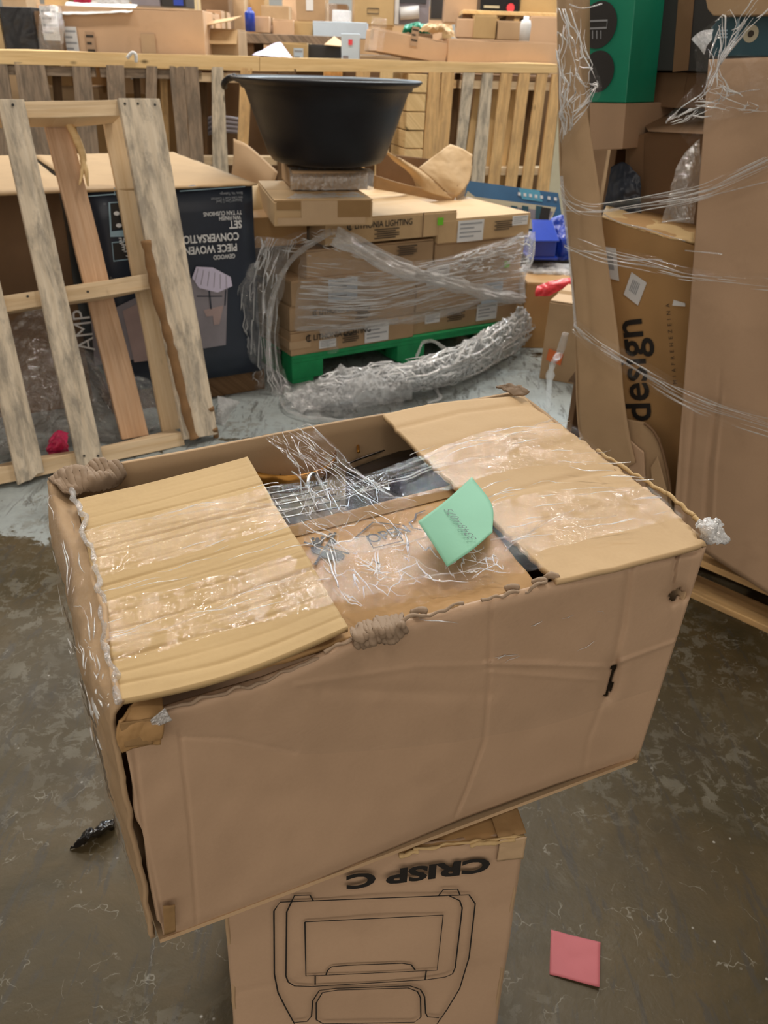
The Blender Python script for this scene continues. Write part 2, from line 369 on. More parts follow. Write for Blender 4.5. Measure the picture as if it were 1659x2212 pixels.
def text(s, size, o, ex, ez, root, name='lettering', mat=None, bold=0.0, align='LEFT', lift=.0012, sx=1.0, shear=0.0):
    cu = bpy.data.curves.new('t', 'FONT'); cu.body = s; cu.size = size; cu.offset = bold; cu.align_x = align; cu.shear = shear; cu.resolution_u = 3
    t = bpy.data.objects.new('t', cu); sc.collection.objects.link(t)
    me = bpy.data.meshes.new_from_object(t.evaluated_get(bpy.context.evaluated_depsgraph_get()))
    bpy.data.objects.remove(t); ex = Vector(ex).normalized(); ez = Vector(ez).normalized(); n = ex.cross(ez)
    mb = MB(); vs = [Vector(o) + ex * v.co.x * sx + ez * v.co.y + n * lift for v in me.vertices]
    mb.add(vs, [tuple(p.vertices) for p in me.polygons]); bpy.data.meshes.remove(me)
    return mb.build(name, mat or M['ink'], root)
def streaks(fn, nrm, n, seed, L, r, root, mat='film_glint', ur=(0, 1), vr=(0, 1), dv=.3, name='crease_glint', off=.004, wig=.004, m=7):
    """painted glints on stretch film creases: thin white tapered tubes along the u direction of a sheet"""
    g = random.Random(seed); k = MB(); nrm = Vector(nrm).normalized()
    for _ in range(n):
        u0 = g.uniform(*ur); v0 = g.uniform(*vr); l = L * g.uniform(.25, 1.4); a = g.uniform(-dv, dv); rr = r * g.uniform(.5, 1.6); pts = []
        for q in range(m):
            t = q / (m - 1) - .5; u = min(1, max(0, u0 + l * t)); v = min(1, max(0, v0 + a * l * t + .03 * dv * noise.noise(Vector((t * 3, u0 * 9, v0 * 9)))))
            p = fn(u, v); pts.append(p + nrm * (off + wig * noise.noise(p * 40)))
        k.tube(pts, [rr * max(.15, 1 - (2 * q / (m - 1) - 1) ** 2) for q in range(m)], 4)
    return k.build(name, M[mat], root, True)
def quadmesh(P, nrm, name, mat, root, th=.0008, lift=.0006):
    nrm = Vector(nrm).normalized(); mb = MB(); mb.prism([Vector(p) + nrm * lift for p in P], nrm * th); return mb.build(name, mat, root)

def rbox(fr, lo, hi, wob=.004, nu=6, seed=0):
    """slightly bulged, uneven cardboard body: six subdivided faces welded"""
    vs = {}; V = []; F = []; UV = []
    x0, y0, z0 = lo; x1, y1, z1 = hi; D = (x1 - x0, y1 - y0, z1 - z0)
    def vid(i, j, k):
        key = (i, j, k)
        if key not in vs:
            a, b, c = i / nu, j / nu, k / nu
            p = fr(x0 + D[0] * a, y0 + D[1] * b, z0 + D[2] * c)
            q = p * 5 + Vector((seed, seed * 2.3, 0)); w = Vector((noise.noise(q), noise.noise(q + Vector((9, 0, 0))), noise.noise(q + Vector((0, 9, 0)))))
            if k == 0: w.z = 0
            vs[key] = len(V); V.append(p + w * wob)
        return vs[key]
    for a in range(nu):
        for b in range(nu):
            for f in (((a, b, 0), (a, b + 1, 0), (a + 1, b + 1, 0), (a + 1, b, 0)), ((a, b, nu), (a + 1, b, nu), (a + 1, b + 1, nu), (a, b + 1, nu)),
                      ((a, 0, b), (a + 1, 0, b), (a + 1, 0, b + 1), (a, 0, b + 1)), ((a, nu, b), (a, nu, b + 1), (a + 1, nu, b + 1), (a + 1, nu, b)),
                      ((0, a, b), (0, a, b + 1), (0, a + 1, b + 1), (0, a + 1, b)), ((nu, a, b), (nu, a + 1, b), (nu, a + 1, b + 1), (nu, a, b + 1))):
                F.append([vid(*t) for t in f]); UV.append([(t[0] / nu, t[2] / nu) for t in f])
    mb = MB(); mb.v = V; mb.f = F; mb.uv = UV; return mb

def carton(name, label, cat, fr, size, mat='kraft', tape='tape', group=None, flaps=True, wob=.004, seed=0, seam='x', bevel=.003, nu=5):
    """closed carton: body, two lid flaps with a seam between, tape over the seam"""
    w, d, h = size; t = thing(name, label, cat, fr(w / 2, d / 2, 0), group)
    rbox(fr, (0, 0, 0), (w, d, h - .006), wob, nu, seed).build('body', M[mat], t, bevel=bevel)
    if flaps:
        g = .002
        A = ((.002, .002), (w - .002, d / 2 - g)); B = ((.002, d / 2 + g), (w - .002, d - .002))
        if seam != 'x': A = ((.002, .002), (w / 2 - g, d - .002)); B = ((w / 2 + g, .002), (w - .002, d - .002))
        for (a, b) in (A, B):
            k = MB(); k.box(fr, (a[0], a[1], h - .0062), (b[0], b[1], h)); k.build('flap', M[mat], t, bevel=.0012)
        if tape:
            tw = min(.03, d * .2); k = MB()
            if seam == 'x':
                k.box(fr, (-.0006, d / 2 - tw, h), (w + .0006, d / 2 + tw, h + .0006))
                k.box(fr, (-.0012, d / 2 - tw, h * .55), (0, d / 2 + tw, h)); k.box(fr, (w, d / 2 - tw, h * .55), (w + .0012, d / 2 + tw, h))
            else:
                k.box(fr, (w / 2 - tw, -.0012, h), (w / 2 + tw, d, h + .0006)); k.box(fr, (w / 2 - tw, -wob - .0014, h * .5), (w / 2 + tw, -wob * .3, h))
            k.build('tape_strip', M[tape], t)
    return t
def label_on(fr, x0, z0, x1, z1, root, name='paper_label', mat='white', y=0.0, lines=4, lift=.004, ink='greyprint'):
    k = MB(); k.box(fr, (x0, y - lift - .001, z0), (x1, y - lift, z1)); o = k.build(name, M[mat], root)
    if lines:
        k = MB(); hh = (z1 - z0)
        for i in range(lines):
            zz = z1 - hh * (.12 + .8 * i / lines); ww = (x1 - x0) * (.84 if i % 2 == 0 else .55)
            k.box(fr, (x0 + (x1 - x0) * .08, y - lift - .0014, zz - hh * .3 / lines), (x0 + (x1 - x0) * .08 + ww, y - lift - .001, zz))
        k.build('print_lines', M[ink], root)
    return o

# ================================================================ SETTING
def slab(name, lo, hi, mat):
    k = MB(); k.box(WF((0, 0, 0)), lo, hi); o = k.build(name, mat, base=(0, 0, 0)); o['kind'] = 'structure'; return o
slab('floor', (-9, -4, -.2), (9, 16, 0), M['floor'])
slab('wall_back', (-9, 16, 0), (9, 16.2, 6.2), M['wall'])
slab('wall_left', (-9.2, -4, 0), (-9, 16, 6.2), M['wall'])
slab('wall_right', (9, -4, 0), (9.2, 16, 6.2), M['wall'])
slab('ceiling', (-9, -4, 6.2), (9, 16, 6.4), M['ceil'])
#@@LARGE
# ================================================================ BIG OPEN BOX (foreground)
TFL = atY(250, 1522, .392); TFR = atY(1530, 1168, .636); TBL = atY(112, 1040, .679)
BFL = atY(345, 2030, .410); BFR = atY(1378, 1640, .654); BBL = atY(205, 1600, .697); BBR = BBL + (BFR - BFL)
TN = (TFR - TFL).cross(TBL - TFL).normalized(); TN = TN if TN.z > 0 else -TN
def tp(x, y, off=0.0): return onp(x, y, TFL + TN * off, TN)
TBR = tp(1128, 850)
FN = (TFR - TFL).cross(BFL - TFL).normalized(); FN = FN if FN.y < 0 else -FN
def fp(x, y, off=0.0): return onp(x, y, (TFL + BFR) / 2 + FN * off, FN)
def lerp_path(P, t):
    n = len(P); L = [0]
    for a, b in zip(P, P[1:]): L.append(L[-1] + math.dist(a, b))
    s = t * L[-1]
    for k in range(n - 1):
        if s <= L[k + 1] or k == n - 2:
            q = (s - L[k]) / (L[k + 1] - L[k]); return tuple(P[k][i] * (1 - q) + P[k + 1][i] * q for i in range(2))
def dseg(p, pl):
    best = 1e9
    for a, b in zip(pl, pl[1:]):
        vx, vy = b[0] - a[0], b[1] - a[1]; t = max(0, min(1, ((p[0] - a[0]) * vx + (p[1] - a[1]) * vy) / (vx * vx + vy * vy)))
        best = min(best, math.hypot(p[0] - a[0] - vx * t, p[1] - a[1] - vy * t))
    return best
box = thing('cardboard_box', 'large battered open cardboard box in front, half open flaps under clear stretch film', 'box', (BFL + BFR) / 2)
# front wall
ftop = [(260, 1562), (300, 1552), (338, 1540), (352, 1524), (430, 1500), (560, 1462), (660, 1425), (755, 1378), (860, 1342), (1000, 1305), (1205, 1252), (1370, 1212), (1512, 1176), (1529, 1172)]
fbot = [(353, 2021), (400, 2012), (560, 1955), (760, 1870), (1000, 1768), (1200, 1695), (1320, 1655), (1378, 1640)]
crs = [([(1062, 1285), (1056, 1480), (1046, 1600), (1010, 1700), (985, 1760)], 3.5, .0022), ([(1362, 1215), (1345, 1350), (1325, 1440)], 7, .003),
       ([(1300, 1520), (1270, 1600), (1262, 1660)], 5, .0012), ([(1462, 1190), (1450, 1280)], 4, .004), ([(1450, 1300), (1462, 1380), (1400, 1640)], 4, .0012),
       ([(288, 1600), (310, 1800), (352, 1990)], 3.5, .0018), ([(388, 1580), (410, 1780), (425, 1990)], 3.0, .0014),
       ([(640, 1480), (900, 1440), (1200, 1432)], 6, -.0010), ([(1050, 1432), (1310, 1440), (1460, 1385)], 4, -.0022), ([(1050, 1452), (1200, 1462), (1310, 1470)], 4, -.0012),
       ([(388, 1592), (500, 1596), (640, 1625)], 3, .0012), ([(700, 1490), (1060, 1500)], 14, .0015), ([(1100, 1240), (1500, 1192)], 7, .002)]
h1 = [(1326, 1440), (1322, 1462), (1316, 1490), (1310, 1502)]; h2 = [(1452, 1290), (1464, 1280), (1470, 1284)]
def fpx_uv(u, v):
    a = lerp_path(ftop, u); b = lerp_path(fbot, u); return (a[0] * v + b[0] * (1 - v), a[1] * v + b[1] * (1 - v))
def frontfn(u, v):
    p = fpx_uv(u, v); d = 0
    for pl, w, dep in crs:
        q = dseg(p, pl)
        if q < 4 * w: d -= dep * math.exp(-(q / w) ** 2)
    d -= .006 * math.exp(-(dseg(p, h1) / 16) ** 2) + .008 * math.exp(-(dseg(p, h2) / 16) ** 2)
    q = Vector((p[0] * .004, p[1] * .004, 0)); d += noise.noise(q) * .006 + noise.noise(q * 4) * .0012
    d -= .008 * max(0, (v - .93) / .07) ** 2 + .004 * max(0, (.05 - v) / .05) ** 2
    return fp(p[0], p[1], d)
def fskip(u, v):
    p = fpx_uv(u, v); j = 1 + .6 * noise.noise(Vector((p[0] * .2, p[1] * .2, 3)))
    return dseg(p, h1) < 4.5 * j or dseg(p, h2) < 8 * j
MB().sheet(frontfn, 260, 120, .004, fskip).build('front_wall', M['kraft_pink'], box, True)
# left wall: bulging outwards near the top
lw = [[atY(258, 1514, .392), atY(236, 1420, .43), atY(212, 1280, .50), atY(160, 1072, .672)],
      [atY(237, 1582, .392), atY(196, 1478, .43), atY(158, 1335, .515), atY(100, 1052, .690)],
      [atY(279, 1802, .400), atY(240, 1680, .45), atY(205, 1520, .56), atY(150, 1310, .695)],
      [atY(331, 2027, .408), atY(300, 1930, .46), atY(250, 1760, .57), atY(208, 1600, .697)]]
lwf = patchfn(lw); LN = (lw[0][3] - lw[0][0]).cross(lw[3][0] - lw[0][0]).normalized(); LN = LN if LN.x < 0 else -LN
MB().sheet(crumple(lwf, LN, .007, 14), 70, 60, .004).build('side_wall', M['kraft'], box, True)
# right and back walls, bottom
MB().sheet(crumple(bil(BFR, BBR, TBR, TFR - FN * .004), (1, 0, 0), .004, 10), 30, 30, .004).build('side_wall', M['kraft'], box, True)
btop = [(118, 1034), (180, 1018), (235, 1006), (400, 976), (560, 948), (700, 920), (826, 897), (980, 870), (1128, 848)]
def backfn(u, v):
    p = lerp_path(btop, u); T = tp(p[0], p[1], -.003 * min(1, u * 3)); B = BBL * (1 - u) + BBR * u
    P = B * (1 - v) + T * v; return P + Vector((.4, -.9, 0)) * (noise.noise(P * 9) * .006)
MB().sheet(backfn, 70, 24, .005).build('back_wall', M['kraft'], box, True)
MB().sheet(bil(BFL, BFR, BBR, BBL), 8, 8, .004).build('bottom', M['kraft'], box)
# flaps
cl = [(.05, .002), (.10, .0012), (.155, .0025), (.21, .0012), (.27, .0028), (.335, .0015), (.40, .001), (.475, .0022), (.545, .001), (.62, .0022), (.665, .003), (.70, .0015), (.80, .002), (.865, .0012)]
LA, LB, LC, LD = tp(257, 1512, .003), tp(752, 1353, .006), tp(535, 988, .004), tp(166, 1078, .003)
lb = bil(LA, LB, LC, LD)
def lflap(u, v):
    P = lb(u, v) + (LA - LD).normalized() * .009 * math.sin(math.pi * min(1, u * 1.02)) * max(0, 1 - v * 3); d = 0
    for c, a in cl:
        x = (v - c - .012 * noise.noise(Vector((u * 2.2, c * 31, 0)))) / .0065
        if abs(x) < 4: d -= .62 * a * math.exp(-x * x) * (.55 + .45 * noise.noise(Vector((u * 4, c * 17, 5))) + .35)
    d += .003 * noise.noise(Vector((u * 1.2, v * 4, 1))) + .0003 * noise.noise(Vector((u * 3, v * 60, 1)))
    return P + TN * d
MB().sheet(lflap, 50, 300, .005).build('flap', M['kraft_yel'], box, True)
r = [[(1205, 1252), (1370, 1213), (1530, 1172)], [(1062, 1122), (1245, 1078), (1425, 1065)], [(935, 1002), (1110, 965), (1295, 970)], [(828, 896), (980, 862), (1134, 852)]]
rfl = patchfn([[tp(*p, .004) for p in row] for row in r])
rc = [([(850, 925), (1000, 885), (1130, 868)], 4, .0025), ([(905, 975), (1100, 925), (1230, 905)], 8, .002), ([(1085, 1065), (1260, 1020), (1330, 1010)], 5, .0018), ([(1100, 1168), (1300, 1090), (1400, 1090)], 6, .0015),
      ([(1290, 1030), (1440, 1140)], 3, .0012), ([(1150, 870), (1290, 960), (1420, 1060), (1520, 1140)], 3, .003), ([(1000, 1000), (1250, 950)], 8, .0015)]
def todpx(P):
    q = P - CAM; z = q.dot(_f); return (W / 2 + FPX * q.dot(CR) / z, H / 2 - FPX * q.dot(CU) / z)
def rflap(u, v):
    P = rfl(u, v); p = todpx(P); d = 0
    for pl, w, dep in rc:
        q = dseg(p, pl)
        if q < 4 * w: d -= dep * math.exp(-(q / w) ** 2)
    d += .005 * noise.noise(P * 7) + .0008 * noise.noise(P * 40) - .004 * max(0, (u - .95) / .05) ** 2 + (.004 * noise.noise(Vector((v * 30, 0, 0))) if u > .96 else 0)
    ed = Vector((0, 0, 0))
    if u < .001: ed = (TFR - TFL).normalized() * .004 * noise.noise(Vector((v * 22, 3, 0)))
    return P + TN * d + ed
MB().sheet(rflap, 90, 110, .005).build('flap', M['kraft_top'], box, True)
NB, NC = tp(1160, 1264, -.003), tp(987, 1046, -.010); NA, NDD = tp(372, 1492, -.009), tp(318, 1214, -.016)
nb = bil(NA, NB, NC, NDD); NN = (NB - NA).cross(NDD - NA).normalized()
def nflap(u, v):
    P = nb(u, v); d = 0
    if v < .42:
        for k in range(7):
            x = (u - .46 - .078 * k - .05 * v) / .0045
            if abs(x) < 3: d -= .0012 * math.exp(-x * x) * (1 - v / .42)
        d += .003 * noise.noise(P * 40) * (1 - v / .42)
    return P + NN * d
MB().sheet(nflap, 110, 70, .0045).build('flap', M['kraft_orange'], box, True)
# brown tape band along the flap's free edge
quadmesh([nb(.4, .88), nb(1, .88), nb(1, .998), nb(.4, .998)], NN, 'tape_strip', M['tape'], box)
# printed marks on the near flap
def np_(x, y, l=.0022): return onp(540 + x / 2.37, 840 + y / 2.37, NA + NN * l, NN)
def blob(k, pts): k.prism([np_(*p) for p in pts], NN * .0003)
k = MB()
blob(k, [(310, 812), (335, 808), (365, 818), (355, 850), (330, 842), (314, 830)]); blob(k, [(385, 822), (470, 840), (486, 856), (480, 872), (455, 881), (420, 878), (365, 862)])
blob(k, [(318, 782), (350, 774), (378, 775), (362, 800), (320, 792)]); blob(k, [(402, 778), (425, 768), (442, 778), (438, 798), (420, 804), (395, 802)])
for (cx, cy, rr) in ((322, 768, 7), (345, 771, 9), (372, 764, 9), (398, 757, 8), (412, 745, 7)):
    blob(k, [(cx + rr * 1.3 * math.cos(a * .628), cy + rr * math.sin(a * .628)) for a in range(10)])
k.ribbon([np_(275, 785), np_(400, 815), np_(510, 845)], .0026, NN); k.ribbon([np_(438, 735), np_(385, 815), np_(332, 900)], .0026, NN)
k.build('do_not_step_mark', M['ink'], box)
k = MB()
for pl in ([(535, 765), (630, 683), (708, 690), (772, 695), (735, 703), (783, 778), (632, 815), (596, 752), (535, 765)], [(897, 622), (850, 640), (845, 668), (815, 685), (835, 712), (880, 722)]):
    k.ribbon([np_(*p) for p in pl], .0019, NN)
k.build('open_arrow_mark', M['ink_soft'], box)
eo = (np_(735, 757) - np_(620, 790)).normalized()
text('OPEN', .021, np_(618, 792), eo, NN.cross(eo), box, 'lettering', M['ink'], 0.0004, lift=0, sx=.82)
# torn corrugation rolls on the front edge, crushed back corner
k = MB()
def roll(P, rad, n, amp):
    P = smooth_path(P, n); k.tube([p + Vector((0, 0, 1)) * amp * noise.noise(p * 90) for p in P], [rad * (1 + .5 * noise.noise(p * 160)) for p in P], 7)
for j in range(11):
    x = 768 + j * 9.5 + 3 * noise.noise(Vector((j * 3.3, 0, 0))); y = 1376 - j * 3.9
    if j < 0: roll([tp(x - 5, y - 9 - 6 * noise.noise(Vector((j * 2.1, 4, 0))), .002), tp(x, y, .0015), fp(x + 4, y + 12, .001), fp(x + 6, y + 20 + 9 * noise.noise(Vector((j * 1.7, 8, 0))), -.001)], .0019, 3, .003)
for (x0, y0, x1, y1) in ((352, 1530, 520, 1486), (520, 1486, 700, 1420), (700, 1408, 760, 1376), (868, 1340, 1000, 1308), (1040, 1296, 1120, 1276), (1135, 1272, 1180, 1260)):
    roll([fp(x0 + (x1 - x0) * t, y0 + (y1 - y0) * t + 3 * noise.noise(Vector((x0 + t * 9, 0, 0))), -.0015) for t in (0, .15, .3, .45, .6, .75, .9, 1)], .0014, 5, .006)
for (x, y) in ((905, 1322), (1105, 1268), (1165, 1256), (1190, 1246)):
    roll([tp(x - 12, y + 3, .0), tp(x, y - 3, .004), tp(x + 13, y + 1, .001)], .003, 3, .002)
k.build('torn_edge', M['torn'], box, True)
tc = patchfn([[tp(756, 1362, .002), tp(812, 1342, .004), tp(870, 1328, .001)], [fp(764, 1384, .003), fp(820, 1366, .006), fp(874, 1349, .002)], [fp(774, 1402, -.001), fp(828, 1384, .001), fp(880, 1362, -.002)]])
MB().sheet(lambda u, v: tc(u, v) + FN * (.0013 * math.sin(u * 62 + 5 * noise.noise(Vector((u * 6, v * 3, 0)))) + .009 * (ridge(tc(u, v), 55) - .4)), 110, 16, .002).build('torn_corrugation', M['torn'], box, True)
cf = patchfn([[tp(104, 1036, -.002), tp(140, 1018, .003), tp(200, 1006, .004), tp(262, 1000, .001)], [tp(128, 1054, .004), tp(160, 1044, .007), tp(212, 1030, .004), tp(268, 1018, -.006)], [tp(158, 1074, -.001), tp(178, 1068, -.006), tp(222, 1054, -.010), tp(266, 1034, -.016)]])
def cfr(u, v):
    P = cf(u, v); return P + Vector((0, 0, 1)) * (.0007 * math.sin(u * 85 + 9 * noise.noise(P * 30)) + .014 * (ridge(P, 30) - .4))
MB().sheet(cfr, 90, 24, .003).build('crushed_corner', M['torn'], box, True)
# curled corner under the left flap, with brown tape tabs
cc = patchfn([[fp(256, 1556, .004), fp(300, 1508, -.012), fp(346, 1496, -.02)], [fp(250, 1590, .004), fp(302, 1558, .005), fp(352, 1548, .002)], [fp(262, 1625, .003), fp(305, 1610, .0045), fp(345, 1606, .003)]])
MB().sheet(crumple(cc, FN, .004, 40), 26, 26, .002).build('curled_corner', M['kraft_orange'], box, True)
def ftape(pts, lift=.006, mat='tape', name='tape_strip'):
    P = [fp(x, y, lift) for x, y in pts]; MB().sheet(crumple(bil(*P), FN, .002, 35), 14, 10, .0005).build(name, M[mat], box, True)
ftape([(258, 1562), (330, 1552), (328, 1572), (262, 1580)]); ftape([(262, 1582), (328, 1576), (330, 1608), (270, 1612)]); ftape([(352, 1956), (378, 1954), (380, 2012), (355, 2020)])
ftape([(325, 1556), (356, 1530), (372, 1556), (330, 1574)], .007, 'film_white', 'tape_tuft')
# dog-eared back right corner and white tuft of film at front right corner
MB().sheet(crumple(bil(tp(1072, 838, .004), tp(1100, 829, .012), tp(1143, 850, .010), tp(1128, 862, .004)), TN, .006, 50), 14, 10, .003).build('torn_edge', M['torn'], box, True)
tf = patchfn([[tp(1510, 1135, .004), tp(1540, 1122, .012), tp(1566, 1136, .006)], [tp(1512, 1150, .004), tp(1545, 1142, .016), tp(1568, 1158, 0)], [tp(1524, 1178, -.006), tp(1545, 1172, .002), tp(1562, 1170, -.012)]])
MB().sheet(crumple(crumple(tf, (1, -1, 0), .016, 42), TN, .010, 80), 26, 22, .0008).build('film_tuft', M['film_white'], box, True)
k = MB()
for (x0, y0, x1, y1) in ((1500, 1120, 1535, 1150), (1440, 1068, 1500, 1118), (1290, 975, 1330, 1000), (1330, 1000, 1440, 1070)):
    roll([tp(x0 + (x1 - x0) * t, y0 + (y1 - y0) * t - 2, .002) for t in (0, .3, .6, 1)], .0022, 6, .004)
k.build('torn_edge', M['kraft_yel'], box, True)
# ---- stretch film over the box (moves with the box)
def tpatch(rows): return patchfn([[tp(*p) for p in row] for row in rows])
def fsheet(fn, n, amp, s, nu, nv, mat, name='stretch_film', st=(1, 1, 1)):
    return MB().sheet(crumple(fn, n, amp, s, st), nu, nv).build(name, M[mat], box, True)
fsheet(tpatch([[(182, 1150, .007), (330, 1112, .007), (480, 1075, .008), (610, 1046, .007), (760, 1030, .004), (900, 985, .006), (1060, 930, .008), (1230, 915, .008)],
               [(215, 1245, .007), (350, 1210, .007), (520, 1160, .008), (650, 1130, .006), (800, 1095, .004), (960, 1060, .008), (1120, 1010, .009), (1330, 1000, .008)]]), TN, .004, 16, 150, 30, 'film', st=(1, 1, 1))
fsheet(tpatch([[(222, 1300, .007), (400, 1262, .008), (600, 1205, .008), (700, 1180, .003), (860, 1140, .003), (1040, 1090, .010), (1200, 1060, .009), (1400, 1050, .007)],
               [(248, 1430, .007), (420, 1385, .008), (620, 1330, .009), (745, 1296, .006), (900, 1260, .003), (1080, 1210, .006), (1250, 1170, .009), (1480, 1118, .007)]]), TN, .004, 18, 150, 40, 'film')
fsheet(tpatch([[(570, 943, .006), (625, 935, .010), (682, 928, .006)], [(612, 985, -.006), (668, 985, .0), (745, 990, -.004)], [(655, 1040, -.004), (730, 1040, .004), (842, 1062, .0)],
               [(640, 1130, .002), (800, 1110, .003), (960, 1100, .003)], [(690, 1230, .003), (860, 1200, .003), (1040, 1190, .004)], [(740, 1330, .003), (900, 1300, .002), (1100, 1250, .002)]]), TN, .011, 26, 90, 150, 'film_crumple', 'crumpled_film')
fsheet(tpatch([[(700, 1170, .002), (830, 1150, .004), (980, 1200, .005), (1130, 1120, .007)], [(740, 1260, .003), (860, 1230, .007), (960, 1240, .008), (1160, 1160, .008)], [(760, 1310, .003), (880, 1290, .004), (1010, 1270, .003), (1180, 1225, .005)]]), TN, .010, 30, 90, 60, 'film_crumple', 'crumpled_film')
fsheet(lambda u, v: lwf(u, v) + LN * .005, LN, .008, 22, 80, 60, 'film_crumple')
def fpatch(rows): return patchfn([[fp(*p) for p in row] for row in rows])
fsheet(fpatch([[(300, 1560, .006), (560, 1470, .006), (900, 1350, .006), (1200, 1262, .006), (1500, 1190, .006)],
               [(385, 1590, .006), (640, 1625, .007), (930, 1610, .006), (1200, 1560, .006), (1440, 1480, .006)]]), FN, .003, 9, 90, 40, 'film')
# ridge of bunched film along the left top edge
k = MB()
rp = smooth_path([tp(x, y, .006) for x, y in ((150, 1052), (178, 1110), (192, 1180), (208, 1225), (215, 1290), (232, 1360), (243, 1425), (252, 1480), (256, 1508))], 14)
k.tube([p + Vector((noise.noise(p * 60), noise.noise(p * 60 + Vector((5, 0, 0))), noise.noise(p * 60 + Vector((0, 5, 0))))) * .006 for p in rp], [.0022 * (1 + .7 * noise.noise(p * 150)) for p in rp], 8)
k.build('film_ridge', M['film_rope'], box, True)
k = MB(); strands = [
    [(170, 1150), (320, 1118), (470, 1088), (600, 1085), (760, 1045), (860, 1010), (945, 978), (1060, 940), (1160, 935)],
    [(330, 1120), (480, 1100), (640, 1095), (800, 1058), (945, 1010), (1060, 985)], [(560, 1120), (700, 1080), (840, 1040), (960, 1000), (1080, 985)],
    [(230, 1385), (420, 1335), (560, 1268), (640, 1245)], [(630, 1020), (680, 1060), (760, 1110), (840, 1140)], [(600, 960), (680, 1010), (700, 1050), (790, 1060)],
    [(700, 1170), (760, 1190), (860, 1180), (960, 1150)], [(960, 960), (1050, 955), (1100, 940), (1195, 905)], [(1060, 1165), (1140, 1150), (1180, 1125), (1290, 1118), (1330, 1114)],
    [(1090, 1190), (1160, 1140), (1240, 1100)], [(780, 1235), (860, 1250), (960, 1240), (1040, 1225)], [(860, 1190), (900, 1210), (945, 1235)], [(720, 1275), (745, 1292), (770, 1300)], [(575, 945), (640, 1000), (660, 1085), (740, 1150)], [(680, 930), (740, 985), (800, 1040), (850, 1075)]]
for s in strands:
    P = smooth_path([tp(x, y, .009) for x, y in s], 10)
    k.tube([p + TN * .004 * noise.noise(p * 45) for p in P], [.0006 * (1.2 + 1.0 * noise.noise(p * 50)) for p in P], 5)
k.build('film_strand', M['film_rope_clear'], box, True)
fA1 = tpatch([[(200, 1150, .008), (420, 1095, .009), (600, 1048, .008)], [(248, 1430, .008), (440, 1380, .009), (735, 1296, .009)]])
streaks(fA1, TN, 26, 1, .26, .00035, box, dv=.12)  # white strokes drawn in as glints on the film over the flaps
fA2 = tpatch([[(880, 985, .009), (1060, 930, .010), (1230, 915, .009)], [(1050, 1110, .009), (1200, 1060, .009), (1420, 1050, .008)]])
streaks(fA2, TN, 24, 2, .30, .00040, box, dv=.35)
fA3 = tpatch([[(1060, 1090, .010), (1200, 1060, .010), (1400, 1050, .008)], [(1110, 1190, .008), (1250, 1160, .009), (1460, 1118, .008)]])
streaks(fA3, TN, 16, 3, .25, .00045, box, dv=.3)
fA4 = tpatch([[(650, 1130, .001), (830, 1110, .002), (980, 1140, .002)], [(700, 1230, .002), (860, 1210, .004), (1060, 1200, .006)], [(760, 1320, .003), (880, 1290, .003), (1100, 1250, .003)]])
streaks(fA4, TN, 60, 4, .16, .00045, box, dv=2.2); streaks(fA4, TN, 26, 5, .06, .0007, box, dv=6, vr=(.35, .85))
fA5 = tpatch([[(570, 943, .008), (625, 935, .012), (682, 928, .008)], [(612, 985, -.002), (668, 985, .004), (745, 990, .0)], [(655, 1040, .0), (730, 1040, .006), (842, 1062, .004)], [(640, 1120, .004), (760, 1110, .005), (900, 1100, .005)]])
streaks(fA5, TN, 26, 6, .35, .00035, box, dv=2.5, wig=.008); streaks(lambda u, v: fA5(v, u), TN, 26, 7, .22, .0004, box, dv=.6, wig=.006)
streaks(lambda u, v: lwf(v, u * .35), LN, 20, 8, .2, .0004, box, dv=.6, off=.004, wig=.002); streaks(lambda u, v: lwf(u, v * .5), LN, 34, 9, .10, .0005, box, dv=.8, off=.006)
streaks(lambda u, v: frontfn(.45 + u * .4, v), FN, 8, 10, .12, .0004, box, vr=(.5, .98), dv=.4, off=.001, wig=.0008)

# ---- things inside the box
inn = lambda x, y, z: atz(x, y, z)
o = inn(742, 1012, .775)
tr = thing('black_appliance', 'glossy black metal appliance lying inside the open box, right of the film strip', 'appliance', o - Vector((0, 0, .07)))
eX = (inn(900, 955, .775) - o); fr = Fr(o - Vector((0, 0, .07)), Vector((eX.x, eX.y, 0)))
wdt = .19
rbox(fr, (0, -.16, 0), (wdt, .0, .07), .001, 4).build('body', M['black_gloss'], tr, bevel=.006)
k = MB(); k.tube(smooth_path([fr(.002, -.02, .071), fr(.004, -.002, .073), fr(.03, .002, .074), fr(wdt, .002, .073)], 6), .0015); k.build('metal_rim', M['metal'], tr, True)
k = MB(); k.box(fr, (.01, -.075, .07), (wdt, -.07, .085)); k.box(fr, (.01, -.15, .07), (wdt, -.145, .080)); k.build('grille_edge', M['black_gloss'], tr, bevel=.001)
o = inn(600, 1120, .765)
wr = thing('wire_rack', 'chrome wire rack standing inside the open box beside the left flap', 'rack', o)
fr = Fr(o, (.9, .42, 0)); k = MB()
for j in range(7): k.tube([fr(-.03, j * .014 - .02, .012), fr(.07, j * .014 - .02, .012)], .0011)
for j in range(4): k.tube([fr(j * .024 - .02, -.03, .010), fr(j * .024 - .02, .09, .010)], .0011)
k.build('wire', M['metal'], wr, True)
k = MB(); k.tube(smooth_path([fr(.04, -.02, .01), fr(.035, 0, .035), fr(.05, .02, .035), fr(.06, .0, .01)], 6), .0022); k.build('handle', M['metal'], wr, True)
o = inn(600, 1035, .76)
am = thing('amber_pan', 'amber toned metal pan lying inside the open box under the crumpled film', 'pan', o)
MB().lathe([(.0, 0), (.045, 0), (.055, .008), (.060, .03), (.057, .03), (.052, .01), (.042, .004), (.0, .004)], o + Vector((.01, .01, 0)), 36).build('bowl', M['amber'], am, True)
